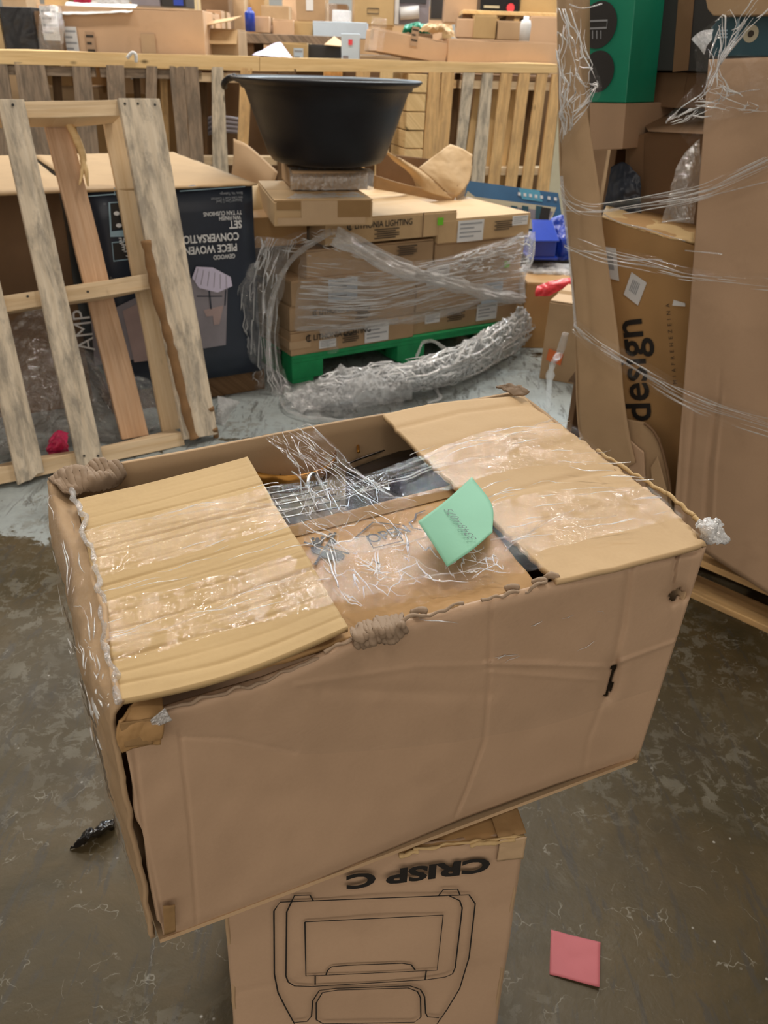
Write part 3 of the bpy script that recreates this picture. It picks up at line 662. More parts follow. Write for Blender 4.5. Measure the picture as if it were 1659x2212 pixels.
k = MB(); k.tube(smooth_path([o + Vector((.05, .03, .03)), o + Vector((.07, .055, .034)), o + Vector((.09, .05, .032)), o + Vector((.095, .02, .03))], 6), .002); k.build('handle', M['amber'], am, True)
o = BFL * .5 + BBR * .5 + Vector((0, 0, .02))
cb = thing('dark_filler', 'dark filler added for the shade in the bottom of the big open box', 'box', o)  # added dark block, its colour stands in for the box's inner shade
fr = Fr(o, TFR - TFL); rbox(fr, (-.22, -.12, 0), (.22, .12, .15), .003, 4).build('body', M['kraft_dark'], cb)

# ---- sticky notes
sn = patchfn([[tp(966, 1225, .010), tp(938, 1180, .020), tp(903, 1127, .030)], [tp(1020, 1188, .016), tp(995, 1130, .019), tp(965, 1080, .022)], [tp(1064, 1150, .018), tp(1062, 1090, .018), tp(1019, 1031, .014)]])
o = MB().sheet(sn, 20, 20, .0004).build('sticky_note', M['sticky_green'], None, True)
tag(o, 'green sticky note with handwritten numbers on the film over the open box', 'note')
ex = (tp(950, 1092, .02) - tp(1010, 1165, .016)).normalized(); o2 = tp(1024, 1166, .0195)
nn = (sn(.5, .5) - CAM).normalized() * -1
t = text('3348-4075', .0112, sn(.5, .5) - ex * .030 + TN * .0022, ex, TN.cross(ex), None, 'handwriting', M['pen'], -.00012, shear=.3, lift=.0012)
t.parent = o; t.location = t.location - o.location
o = MB().sheet(crumple(bil(atz(1187, 2105, .001), atz(1295, 2132, .006), atz(1297, 2035, .004), atz(1190, 2008, .001)), (0, 0, 1), .003, 12), 14, 14, .0004).build('sticky_note', M['sticky_pink'], None, True)
tag(o, 'pink blank sticky note lying on the concrete floor', 'note')
# ---- black scrap on the floor
sfn = patchfn([[atz(150, 1835, .002), atz(200, 1812, .006), atz(252, 1785, .004)], [atz(165, 1815, .02), atz(205, 1795, .035), atz(250, 1770, .03)], [atz(185, 1800, .004), atz(215, 1780, .008), atz(250, 1765, .004)]])
o = MB().sheet(crumple(sfn, (0, 0, 1), .022, 38), 34, 26, .0006).build('plastic_scrap', M['black_gloss'], None, True)
tag(o, 'crumpled scrap of black plastic on the floor left of the big box', 'scrap')

# ================================================================ LOWER BOX
q1 = atz(1133, 1803, .495); q2 = atz(870, 1835, .495)
BX = Fr(q1 - Vector((0, 0, .495)), (q1 - q2).xy.to_3d())
low = thing('printed_box', 'tall brown carton printed with an upside down oven drawing, under the big open box', 'box', BX(-.155, .15, 0))
def frontB(u, v):
    x = -.314 - .010 * (1 - v) + u * (.314 + .012 * (1 - v) + .010 * (1 - v)); d = .004 * noise.noise(Vector((u * 3, v * 4, 0))) - .0025 * math.exp(-((v - .56 - .1 * u) / .012) ** 2) * max(0, .5 - u)
    d += -.004 * max(0, (v - .97) / .03)
    return BX(x, -d, v * .495)
MB().sheet(frontB, 60, 70, .004).build('front_panel', M['kraft_pink'], low, True)
MB().sheet(crumple(bil(BX(.008, 0, 0), BX(.008, .32, 0), BX(0, .32, .49), BX(0, .0, .495)), BX.ex, .006, 9), 20, 30, .004).build('side_panel', M['kraft'], low, True)
MB().sheet(crumple(bil(BX(-.325, .32, 0), BX(-.325, 0, 0), BX(-.314, 0, .495), BX(-.314, .32, .49)), -BX.ex, .006, 9), 20, 30, .004).build('side_panel', M['kraft'], low, True)
MB().sheet(bil(BX(.008, .32, 0), BX(-.325, .32, 0), BX(-.314, .32, .485), BX(0, .32, .485)), 8, 8, .004).build('back_panel', M['kraft'], low)
MB().sheet(crumple(bil(BX(-.314, 0, .495), BX(.0, 0, .495), BX(0, .155, .500), BX(-.314, .155, .492)), BX.ez, .005, 22), 40, 20, .004).build('top_flap', M['kraft_orange'], low, True)
MB().sheet(crumple(bil(BX(-.314, .16, .492), BX(.0, .16, .500), BX(0, .32, .490), BX(-.314, .32, .485)), BX.ez, .003, 22), 30, 16, .004).build('top_flap', M['kraft'], low, True)
def bc(x, y, l=.0042): return BX.px(440 + x / 2.242, 1640 + y / 2.242, -l)
MB().sheet(crumple(bil(BX(-.03, -.002, .499), BX(.001, -.002, .499), BX(.001, .10, .504), BX(-.03, .10, .504)), BX.ez, .003, 40), 12, 16, .0006).build('tape_strip', M['tape'], low, True)
MB().sheet(crumple(bil(BX(-.028, -.0046, .462), BX(.001, -.0046, .462), BX(.001, -.0046, .497), BX(-.028, -.0046, .497)), -BX.ey, .0015, 60), 12, 10, .0006).build('tape_strip', M['tape_clear'], low, True)
k = MB()
def rollb(P, rad):
    P = smooth_path(P, 6); k.tube([p + BX.ez * .003 * noise.noise(p * 110) - BX.ey * .001 for p in P], [rad * (1 + .6 * noise.noise(p * 170)) for p in P], 6)
rollb([BX(x, -.001, .496 + .001 * math.sin(x * 200)) for x in (-.12, -.10, -.085, -.06, -.04, -.02, 0.0)], .0018)
rollb([BX(x, -.003, .494) for x in (-.060, -.045, -.03, -.012)], .0026); rollb([BX(x, -.002, .49 + (x + .13) * .2) for x in (-.135, -.125, -.115)], .003)
k.build('torn_edge', M['kraft_yel'], low, True)
k = MB()
for pl, cl_ in (([(440, 1282), (395, 1200), (360, 1130), (342, 1040), (340, 735), (370, 692), (1190, 660), (1285, 657), (1315, 700), (1285, 960), (1240, 1110), (1180, 1210), (1130, 1282)], 0),
            ([(425, 692), (402, 740), (398, 1050), (410, 1080), (440, 1098), (520, 1101), (1080, 1068), (1170, 1055), (1205, 1040), (1218, 1010), (1252, 720), (1240, 685), (1190, 662)], 0),
            ([(425, 690), (440, 660), (515, 658), (532, 688)], 0), ([(1135, 664), (1160, 632), (1230, 630), (1242, 660)], 0),
            ([(490, 788), (1160, 755), (1130, 1022), (495, 1050)], 1), ([(592, 1045), (600, 1022), (620, 1005), (700, 998), (960, 988), (1005, 995), (1025, 1022)], 0),
            ([(540, 1048), (540, 1092)], 0), ([(1078, 1025), (1072, 1068)], 0),
            ([(440, 1275), (500, 1270), (522, 1245), (528, 1170), (560, 1120), (640, 1110), (1000, 1098), (1050, 1115), (1070, 1150), (1075, 1230), (1085, 1248), (1140, 1252)], 0),
            ([(545, 1262), (545, 1180), (575, 1130), (650, 1118), (990, 1108), (1035, 1125), (1050, 1155), (1052, 1250), (1020, 1274), (580, 1282)], 1)):
    if cl_: pl = pl + [pl[0]]
    P = [bc(*p) for p in pl]; k.ribbon(P, .0017, -BX.ey)
k.build('oven_drawing', M['ink'], low)
text('CRISP C', .0318, BX.px(1061, 1853, -.0045), -BX.ex, -BX.ez, low, 'lettering', M['ink'], .0014, sx=1.38, lift=0)
k = MB(); c0 = bc(612, 537); 
for j in range(7):
    hx = (j - 3) * .0026; hh = math.sqrt(max(0, .0098 ** 2 - hx ** 2)); k.ribbon([c0 + BX.ex * hx * 1.1 - BX.ez * hh, c0 + BX.ex * (hx * 1.1) + BX.ez * hh], .0014, -BX.ey)
a = [c0 + BX.ex * .0115 * math.cos(t * .3142) + BX.ez * .0100 * math.sin(t * .3142) for t in range(21)]; k.ribbon(a, .0018, -BX.ey)
k.build('striped_letter', M['ink'], low)
# ================================================================ helpers for planks and panels
def plank(P0, P1, P2, P3, off, name, mat, root, wob=.002, n=10, rough_end=False):
    """board through 4 corners: P0->P1 across the bottom, P3->P2 across the top; off = thickness vector"""
    P0, P1, P2, P3 = map(Vector, (P0, P1, P2, P3)); off = Vector(off); L = (P3 - P0).length; w = (P1 - P0).length
    def fn(u, v):
        p = (P0 * (1 - v) + P1 * v) * (1 - u) + (P3 * (1 - v) + P2 * v) * u
        if rough_end and u < .001: p = p + (P3 - P0).normalized() * .02 * noise.noise(Vector((v * 9, P0.x * 7, 0)))
        return p + (P1 - P0).normalized() * wob * 1.5 * noise.noise(Vector((u * 5, P0.x * 9, v))) + off.normalized() * wob * noise.noise(Vector((u * 3, P0.x * 5, v * 2)))
    k = MB().sheet(fn, n, 4, off.length, size=(L, w))
    c = (fn(.5, .5) - fn(.4, .5)).cross(fn(.5, .6) - fn(.5, .5))
    if c.dot(off) > 0:      # thickness must go along off
        k = MB().sheet(lambda u, v: fn(u, 1 - v), n, 4, off.length, size=(L, w))
    return k.build(name, M[mat], root, bevel=.0015)
def panel(fr, pts, off, th, name, mat, root, bevel=.002):
    k = MB(); k.prism([fr.px(x, y, off) for x, y in pts], fr.ey * th); return k.build(name, M[mat], root, bevel=bevel)
def pxbox(name, label, cat, x0, y0, x1, y1, Y, depth, mat='kraft', z0=None, yaw=0, group=None, tape='tape', seed=0, tilt=0.0, wob=.004, flaps=True):
    a = atY(x0, y1, Y); b = atY(x1, y1, Y); zt = atY((x0 + x1) / 2, y0, Y).z; zb = min(a.z, b.z) if z0 is None else z0
    fr = Fr((a.x, Y, zb), (math.cos(yaw), math.sin(yaw), tilt)); 
    return carton(name, label, cat, fr, ((b.x - a.x), depth, zt - zb), mat, tape, group, flaps, wob, seed), fr, (b.x - a.x, depth, zt - zb)

# ================================================================ LEANING PALLET
lo_ = atz(468, 946, .0); PF = Fr(lo_, (.8, .6, .0), Vector((-.6, 1.2, 4.1)))
PF = Fr(lo_, PF.ex, PF.ez)
lp = thing('wooden_pallet', 'weathered bare wooden pallet standing upright and leaning back at the left', 'pallet', lo_)
def pb(bl, br, tr_, tl, off, th, mat, name='slat', **k):
    P = [PF.px(*p, off) for p in (bl, br, tr_, tl)]; return plank(*P, PF.ey * th, name, mat, lp, **k)
pb((168, 1003), (224, 996), (52, 214), (-6, 214), -.018, .018, 'pine_grey', rough_end=True)
pb((398, 950), (470, 938), (345, 213), (256, 212), -.020, .020, 'pine_grey')
pb((40, 1048), (97, 1020), (-66, 330), (-124, 330), -.018, .018, 'pine_grey', rough_end=True)
pb((265, 950), (322, 940), (146, 250), (92, 252), .092, .018, 'pine_pink')
pb((352, 935), (392, 925), (258, 245), (222, 246), .092, .018, 'pine')
pb((-90, 1060), (-40, 1048), (-190, 300), (-250, 300), .092, .018, 'pine_pink')
def st(l0, r0, r1, l1, mat='pine'):   # stringers run across; turn so the grain does too
    P = [PF.px(*p, 0.0) for p in (l0, l1, r1, r0)]; return plank(P[0], P[1], P[2], P[3], PF.ey * .088, 'stringer', mat, lp)
st((-260, 262), (262, 250), (258, 216), (-260, 224), 'pine'); st((-230, 712), (325, 624), (320, 592), (-232, 674), 'pine'); st((-210, 1090), (400, 962), (394, 934), (-212, 1048), 'pine')
k = MB(); P = [PF.px(x, y, -.022) for x, y in ((315, 520), (340, 640), (372, 760), (405, 900), (420, 948))]
k.tube(smooth_path(P, 8), [.016 * (1 + .5 * noise.noise(p * 30)) for p in smooth_path(P, 8)], 8); k.build('bark_edge', M['bark'], lp, True)
k = MB(); P = [PF.px(x, y, .07) for x, y in ((145, 262), (165, 300), (180, 345), (172, 400))]; k.tube(smooth_path(P, 5), [.010, .011, .012, .012, .012, .013, .013, .012, .012, .011, .01, .009, .007, .005, .004, .003], 6)
P = [PF.px(x, y, .07) for x, y in ((178, 345), (186, 370), (190, 402))]; k.tube(P, [.010, .008, .003], 6); k.build('splinter', M['pine_yellow'], lp, True)
k = MB()
for (x, y) in ((455, 880), (463, 925)): k.tube([PF.px(x, y, -.02), PF.px(x + 6, y + 28, .02)], [.012, .009], 7)
k.build('broken_edge', M['bark'], lp)
for (x, y) in ((298, 224), (335, 226), (28, 226), (270, 224), (212, 985), (182, 985), (240, 600), (60, 640), (190, 630)):
    k = MB(); P = PF.px(x, y, -.021); k.tube([P, P + PF.ey * .004], .004, 8); k.build('nail', M['ink'], lp)

# ================================================================ BLUE PRINTED BOX and its brown neighbour
bo = atz(545, 392, .8); bl_ = atz(185, 407, .8); bex = (bo - bl_); bw = bex.length; BB = Fr((bl_.x, bl_.y, 0), (bex.x, bex.y, 0))
bb = thing('patio_set_box', 'large dark blue printed carton upside down behind the leaning pallet', 'box', BB(bw / 2, .5, .08))
rbox(BB, (0, 0, .09), (bw, 1.0, .79), .006, 8).build('body', M['navy'], bb, True)
k = MB(); k.sheet(crumple(bil(BB(-.01, -.012, .795), BB(bw + .012, -.014, .795), BB(bw + .01, 1.0, .80), BB(-.01, 1.0, .80)), (0, 0, 1), .006, 6), 20, 20, .006); k.build('lid', M['kraft_lid'], bb, True)
def bp(x, y, l=.007): return BB.px(x, y, -l)
def bpoly(name, pts, mat, l=.007): k = MB(); k.prism([bp(x, y, l) for x, y in pts], BB.ey * .0005); return k.build(name, M[mat], bb)
def bline(pts, w, mat, close=False, name='printed_line', l=.0078):
    k = MB(); k.ribbon([bp(x, y, l) for x, y in pts], w, -BB.ey, close); return k.build(name, M[mat], bb)
bpoly('printed_photo', [(196, 690), (205, 790), (488, 745), (492, 600), (470, 588), (430, 596), (300, 640)], 'photo_grey')
bpoly('printed_photo', [(265, 672), (330, 640), (330, 778), (290, 783)], 'photo_pink', .008)
bpoly('printed_table', [(424, 576), (460, 578), (498, 598), (502, 618), (470, 632), (430, 622), (415, 600)], 'lilac', .0085)
bpoly('printed_chair', [(440, 670), (482, 660), (480, 672), (474, 700), (462, 702), (460, 682), (446, 684)], 'photo_pink', .009)
for q in range(6): bline([(428 + q * 12, 580 + q * 3), (420 + q * 14, 612 + q * 3)], .002, 'photo_grey', l=.0095)
bline([(452, 628), (456, 668)], .006, 'navy', l=.009); bline([(488, 626), (486, 660)], .005, 'navy', l=.009); bline([(425, 640), (480, 640)], .004, 'navy', l=.009)
bline([(190, 424), (250, 419)], .003, 'steel_blue'); bline([(388, 413), (530, 403)], .003, 'steel_blue'); bline([(247, 405), (248, 422)], .003, 'steel_blue')
bline([(236, 438), (272, 436), (276, 510), (240, 511)], .006, 'steel_blue', True); bline([(242, 524), (290, 520), (292, 558), (246, 564)], .004, 'steel_blue', True)
bpoly('printed_panel', [(239, 441), (272, 439), (274, 492), (242, 496)], 'ink', .0074); bpoly('printed_panel', [(240, 500), (275, 496), (276, 509), (241, 511)], 'steel_blue', .0076)
bpoly('printed_panel', [(244, 526), (290, 523), (291, 556), (248, 561)], 'ink', .0074)
for (x, y) in ((252, 461), (257, 487)):
    k = MB(); c = bp(x, y, .0082); k.prism([c + BB.ex * .010 * math.cos(q * .785) + BB.ez * .007 * math.sin(q * .785) for q in range(8)], BB.ey * .0004); k.build('printed_icon', M['white'], bb)
for s, x, y, sz, b in (('PIECE WOVEN', 512, 526, .0375, .0009), ('CONVERSATION', 516, 502, .0375, .0009), ('SET', 522, 476, .0375, .0009), ('WN FINISH', 520, 465, .020, .0003), ('TY TAN CUSHIONS', 522, 454, .020, .0003),
                       ('GEWOOD', 508, 548, .022, .0003), ('Seasonal Class 7, Sand', 523, 430, .013, 0), ('one Class Cust T Contract', 524, 424, .013, 0), ('Bone, Via. Taibergo', 524, 414, .013, 0)):
    text(s, sz, bp(x, y, .0082), -BB.ex, -BB.ez, bb, 'lettering', M['white'] if sz > .019 else M['greyprint'], b, lift=0, sx=.82)
for s, x, y in (('VE', 272, 513), ('RE', 278, 527), ('IC.', 284, 541)): text(s, .028, bp(x, y, .0086), -BB.ex, -BB.ez, bb, 'lettering', M['white'], .0004, lift=0, sx=.8)
text('AMP', .085, bp(206, 757, .0092), BB.ez, -BB.ex, bb, 'lettering', M['white'], -.0005, lift=0, sx=.9)
k = MB(); k.box(BB, (-.02, .02, 0), (bw + .02, .98, .085)); o = k.build('pallet_base', M['wood_dark'], None, bevel=.004); tag(o, 'dark worn wooden skid under the dark blue printed carton', 'skid')
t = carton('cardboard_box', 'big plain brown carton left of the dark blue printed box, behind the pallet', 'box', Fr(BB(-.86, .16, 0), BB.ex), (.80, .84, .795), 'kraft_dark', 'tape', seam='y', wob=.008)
k = MB(); k.sheet(crumple(bil(BB(-.87, -.015, .797), BB(-.04, -.015, .797), BB(-.03, 1.0, .802), BB(-.87, 1.0, .802)), (0, 0, 1), .005, 6), 16, 16, .005); k.build('lid', M['kraft_lid'], t, True)
# bags of clear film between the pallet and the boxes
def bag(label, rows, mat='film_bag', amp=.05, s=9, name='plastic_bag', cat='bag', nn=(0, -1, .3)):
    fn = patchfn(rows); o = MB().sheet(crumple(crumple(fn, nn, amp, s), nn, amp * .25, s * 4), 60, 60).build(name, M[mat], None, True); return tag(o, label, cat)
bag('large heap of clear crumpled plastic film behind the leaning pallet', [[atY(20, 690, 2.72), atY(90, 660, 2.75), atY(150, 700, 2.78), atY(240, 760, 2.82), atY(340, 790, 2.9)],
    [atY(10, 800, 2.55), atY(90, 780, 2.55), atY(190, 800, 2.62), atY(280, 830, 2.70), atY(380, 850, 2.85)], [atz(-20, 985, .0), atz(90, 975, .0), atz(190, 960, .0), atz(290, 940, .0), atz(400, 905, .0)]])
bag('small clump of clear film at the foot of the leaning pallet', [[atz(470, 855, .04), atz(500, 862, .03), atz(520, 868, .0)], [atz(470, 880, .06), atz(485, 885, .05), atz(500, 890, .0)], [atz(465, 915, .0), atz(478, 918, .0), atz(488, 915, 0)]], 'film_white', .02, 30)
pk = patchfn([[atY(104, 955, 2.40), atY(122, 930, 2.42), atY(146, 935, 2.44)], [atY(100, 972, 2.36), atY(124, 955, 2.34), atY(148, 960, 2.38)], [atz(104, 985, .01), atz(126, 984, .01), atz(150, 980, .01)]])
o = MB().sheet(crumple(pk, (0, -1, .4), .03, 26), 24, 24).build('pink_bag', M['pinkbag'], None, True); tag(o, 'bright pink plastic bag inside the clear film behind the pallet', 'bag')

# ================================================================ GREEN PALLET AND STACK
sa = atz(632, 830); sb = atz(1105, 745); S = Fr(sa, sb - sa); SL = (sb - sa).length
gp = thing('green_pallet', 'green painted wooden pallet under the stack of light fixture cartons', 'pallet', S(SL / 2, .5, 0))
def gbox(lo, hi, name, mt='pallet_green'): k = MB(); k.box(S, lo, hi); k.build(name, M[mt], gp, bevel=.002)
for i in range(3):
    for j in range(3): gbox((i * (SL - .145) / 2, j * .43, .016), (i * (SL - .145) / 2 + .145, j * .43 + .1, .088), 'block')
for i in range(3): gbox((i * (SL - .10) / 2, .0, 0), (i * (SL - .10) / 2 + .10, .96, .016), 'bottom_board')
for j in range(7): gbox((0, j * .144, .105), (SL, j * .144 + .098, .12), 'deck_board')
for j in range(3): gbox((0, j * .43, .088), (SL, j * .43 + .1, .105), 'stringer_board')
S2 = Fr(S(0, 0, .121), S.ex)
def logo(fr, x, z, s, root, y=.0065):
    text('LITHONIA LIGHTING', s, fr(x + s * .95, -y, z), fr.ex, fr.ez, root, 'lettering', M['ink'], .0006, lift=0, sx=.86)
    k = MB(); c = fr(x + s * .35, -y, z + s * .33); a = [c + fr.ex * s * .33 * math.cos(q * .4) + fr.ez * s * .38 * math.sin(q * .4) for q in range(2, 15)]
    k.ribbon(a, s * .16, -fr.ey); k.ribbon([c - fr.ez * s * .3, c + fr.ez * s * .3], s * .13, -fr.ey); k.build('printed_emblem', M['ink'], root)
def small_print(fr, x, z, w, root, y=.0065):
    k = MB()
    for i in range(5): k.box(fr, (x + (.1 * w if i % 2 else 0), -y - .0004, z - i * .0085), (x + w - (.15 * w if i % 3 == 1 else 0), -y, z - i * .0085 + .0045))
    k.build('small_print', M['ink_soft'], root)
lay = [ # x0, x1, z0, h, yoff, label, mats
    (-.005, .60, .0, .100, .0, 'bottom carton of the left column on the green pallet, with two white labels', 'kraft'),
    (.0, .60, .102, .100, .005, 'second carton from the bottom, left column on the green pallet', 'kraft'),
    (.005, .60, .204, .100, .0, 'third carton from the bottom, left column, blue tinted label under the film', 'kraft'),
    (.08, .69, .304, .110, .012, 'fourth carton from the bottom, left column, shifted right under the film edge', 'kraft'),
    (.610, 1.20, .0, .100, .02, 'bottom carton of the right column on the green pallet, small white label', 'kraft'),
    (.612, 1.205, .102, .100, .01, 'second carton from the bottom, right column, tall pale label at its right', 'kraft'),
    (.615, 1.20, .204, .100, .018, 'third carton from the bottom, right column, green dot near its corner', 'kraft'),
    (.70, 1.20, .306, .085, .012, 'fourth carton from the bottom, right column, under streaked film', 'kraft'),
    (.70, 1.21, .393, .098, .0, 'top carton of the right column with a white label, above the film', 'kraft_top')]
L = []
for i, (x0, x1, z0, h, yo, lab, mt) in enumerate(lay):
    fr = Fr(S2(x0, yo, z0), S.ex); c = carton('fixture_carton', lab, 'box', fr, (x1 - x0, .92, h), mt, 'tape_clear', 'light fixture cartons on the green pallet', seed=i * 3, seam='x', wob=.004); L.append((c, fr))
c, fr = L[0]; logo(fr, .07, .056, .034, c); label_on(fr, .13, .015, .21, .05, c); label_on(fr, .35, .008, .47, .092, c, mat='white'); small_print(fr, .24, .06, .08, c)
k = MB(); k.box(fr, (-.006, -.006, .03), (.09, .5, .062)); k.build('tape_strip', M['tape_clear'], c)
c, fr = L[1]; logo(fr, .10, .055, .030, c); small_print(fr, .3, .05, .07, c)
c, fr = L[2]; label_on(fr, .165, .0, .30, .092, c, mat='bluewhite'); k = MB(); k.box(fr, (-.0062, .22, .03), (-.005, .34, .06)); k.build('small_print', M['ink_soft'], c)
c, fr = L[4]; label_on(fr, .06, .045, .14, .085, c, mat='white'); small_print(fr, .18, .075, .1, c); label_on(fr, .35, .02, .47, .098, c)
c, fr = L[5]; label_on(fr, .36, .0, .48, .095, c, mat='bluewhite')
c, fr = L[6]; label_on(fr, .05, .01, .17, .09, c); k = MB(); k.box(fr, (.48, -.006, .05), (.51, -.005, .08)); k.build('dot_sticker', M['greendot'], c)
c, fr = L[8]; label_on(fr, .10, .0, .24, .088, c); small_print(fr, .30, .07, .1, c); label_on(fr, .40, .05, .49, .09, c)
c, fr = L[3]; small_print(fr, .42, .09, .1, c)
# the shifted top cartons
fr = Fr(S2(.16, .0, .426), S.ex); yw = R(2)
c = carton('fixture_carton', 'top carton of the left column, black lettering on its front and a green dot', 'box', fr, (.635, .95, .100), 'kraft_top', None, 'light fixture cartons on the green pallet', seed=44, wob=.003)
logo(fr, .095, .058, .034, c); small_print(fr, .22, .046, .12, c); k = MB(); k.box(fr, (.53, -.0065, .045), (.56, -.0052, .075)); k.build('dot_sticker', M['greendot'], c)
k = MB(); k.box(fr, (.455, -.0062, .0), (.459, -.0045, .10)); k.build('flap_seam', M['kraft_dark'], c)
# flat battered box, wrapped slab, black basin
a = atY(592, 470, 3.02); b = atY(808, 472, 3.10); FB = Fr((a.x, 3.02, .650), (b.x - a.x, .10, 0)); fw = (Vector((b.x, 3.10, 0)) - Vector((a.x, 3.02, 0))).length
fbx = carton('flat_box', 'flat taped brown box with darker tape patches, under the black basin', 'box', FB, (fw, .50, .092), 'kraft_top', None, seed=5, wob=.006)
for (x0, z0, x1, z1, mt) in ((.01, .058, .10, .088, 'tape'), (.235, .03, fw - .01, .088, 'tape'), (.012, .006, fw - .03, .030, 'tape_clear'), (.10, .03, .235, .088, 'tape_clear')):
    k = MB(); k.box(FB, (x0, -.0058, z0), (x1, -.0042, z1)); k.build('tape_strip', M[mt], fbx)
k = MB(); k.sheet(crumple(bil(FB(.05, .02, .0935), FB(fw - .02, .05, .0935), FB(fw - .03, .16, .0935), FB(.10, .13, .0935)), (0, 0, 1), .006, 30), 24, 12); k.build('torn_tape', M['film_white'], fbx, True)
SB = Fr(FB(.10, .20, .098), FB.ex)
slb = thing('wrapped_slab', 'stack wrapped in clear film between the flat box and the black basin', 'package', SB(.14, .12, 0))
rbox(SB, (0, 0, 0), (.30, .30, .068), .004, 5).build('body', M['kraft'], slb, bevel=.004)
MB().sheet(crumple(patchfn([[SB(-.01, -.010, .0), SB(.15, -.014, .0), SB(.315, -.010, .0)], [SB(-.01, -.012, .05), SB(.15, -.012, .05), SB(.318, -.012, .06)], [SB(-.005, .05, .074), SB(.15, .05, .074), SB(.315, .05, .072)]]), SB.ey, .012, 22, (3, 1, 1)), 60, 30).build('stretch_film', M['film_wrap'], slb, True)
by = 3.40; bz = .833; bc_ = atY(699, 335, by - .18); rz = atY(692, 172, by).z
bs = thing('black_basin', 'wide round black plastic basin on top of the stacked boxes', 'basin', (bc_.x, by, bz))
pr = [(0, .0), (.19, .0), (.215, .008), (.232, .03), (.262, .11), (.290, .19), (.312, rz - bz - .035), (.325, rz - bz - .030), (.328, rz - bz - .018), (.345, rz - bz - .014), (.360, rz - bz - .004), (.363, rz - bz + .002), (.357, rz - bz + .006), (.335, rz - bz + .002), (.318, rz - bz - .004), (.306, rz - bz - .03), (.28, .18), (.24, .06), (.21, .014), (0, .012)]
MB().lathe(pr, (bc_.x, by, bz), 72).build('bowl', M['black'], bs, True)
k = MB(); cx = bc_.x; k.tube(smooth_path([Vector((cx - .34, by - .05, rz + .0)), Vector((cx - .368, by - .03, rz - .006)), Vector((cx - .388, by - .02, rz - .022)), Vector((cx - .392, by, rz - .036))], 5), .012, 8)
k.build('handle_lip', M['black'], bs, True)

# yellowish open box behind the left column
YB = Fr(S(-.15, .12, .537), S.ex); yb = thing('cardboard_box', 'yellowish carton with a drooping flap behind the left column of the stack', 'box', YB(.15, .3, 0))
rbox(YB, (0, 0, 0), (.29, .72, .115), .006, 6).build('body', M['kraft_orange'], yb, bevel=.003)
yp = patchfn([[atY(512, 495, 3.28), atY(560, 505, 3.3), atY(648, 508, 3.32)], [atY(525, 440, 3.33), atY(575, 455, 3.36), atY(630, 465, 3.4)], [atY(540, 400, 3.5), atY(575, 395, 3.55), atY(630, 400, 3.6)]])
MB().sheet(yp, 16, 16, .005).build('flap', M['kraft_yel'], yb, True)
yp = patchfn([[atY(505, 300, 3.9), atY(540, 318, 3.88), atY(600, 372, 3.8)], [atY(505, 345, 3.86), atY(545, 362, 3.82), atY(590, 400, 3.76)], [atY(500, 385, 3.84), atY(545, 400, 3.8), atY(585, 420, 3.74)]])
MB().sheet(yp, 14, 10, .005).build('flap', M['kraft'], yb, True)
yp = patchfn([[atY(640, 470, 3.34), atY(690, 480, 3.3), atY(706, 500, 3.28)], [atY(610, 500, 3.3), atY(650, 510, 3.26), atY(690, 512, 3.24)]])
# opened kraft box right of the basin
KB = Fr(S2(.56, .42, .437 + .062), S.ex); kb = thing('opened_carton', 'torn open brown carton with creased kraft flaps right of the black basin', 'box', KB(.15, .1, 0))
o_ = S2(.0, .44, .0); kbn = S.ey
def kp(x, y, o=.0): return onp(x, y, S(0, .42 + o, 0), kbn)
def kpatch(rows, amp=.012, s=14, name='flap', mat='kraft', nu=26, nv=22): return MB().sheet(crumple(patchfn([[kp(*p) for p in r] for r in rows]), -kbn, amp, s), nu, nv, .004).build(name, M[mat], kb, True)
kpatch([[(812, 330, .25), (900, 340, .25), (985, 350, .25)], [(812, 400, .25), (900, 410, .25), (985, 430, .25)]], .006, 8, 'back_panel', 'kraft_dark')
kpatch([[(808, 408, 0), (890, 422, 0), (975, 440, 0)], [(808, 378, -.01), (880, 400, -.02), (988, 420, 0)]], .008, 12, 'front_panel', 'kraft')
kpatch([[(985, 440, 0), (1000, 436, .12), (1000, 425, .25)], [(990, 400, 0), (1010, 396, .12), (1005, 390, .25)]], .008, 12, 'side_panel', 'kraft')
kpatch([[(828, 322, .08), (842, 330, .05), (858, 340, .03)], [(850, 345, .06), (872, 352, .02), (902, 364, .01)], [(884, 372, .04), (905, 378, -.01), (938, 394, -.02)], [(900, 404, .0), (930, 418, -.03), (976, 430, -.03)]], .005, 18, 'flap', 'kraft_top', 30, 34)
kpatch([[(905, 362, .06), (940, 392, .03), (980, 430, .0)], [(927, 345, .10), (962, 374, .04), (1000, 412, -.01)], [(950, 328, .12), (984, 350, .09), (1016, 384, .03)], [(972, 311, .18), (997, 320, .14), (1021, 334, .10)]], .006, 22, 'flap', 'kraft_top', 30, 34)
# film around the stack
def spx(x, y, o=0.0): return S.px(x, y, o)
def spatch(rows): return patchfn([[spx(*p) for p in r] for r in rows])
fm = thing('stretch_film_wrap', 'clear stretch film wrapped around the stack of cartons, twisted across its front', 'film', S(SL / 2, -.04, .12))
def fs(rows, mat, amp=.02, s=14, nu=110, nv=60, st=(1, 1, 1), name='film_sheet'):
    n = -S.ey; return MB().sheet(crumple(spatch(rows), n, amp, s, st), nu, nv).build(name, M[mat], fm, True)
fs([[(648, 555, -.03), (760, 560, -.03), (880, 575, -.04), (1000, 545, -.03), (1148, 500, -.02)], [(640, 640, -.03), (760, 640, -.04), (880, 640, -.05), (1000, 600, -.04), (1140, 580, -.03)],
    [(636, 715, -.03), (760, 715, -.03), (880, 690, -.035), (1000, 672, -.03), (1125, 655, -.02)]], 'film_stack', .022, 10, 150, 80, (.6, .6, 4))
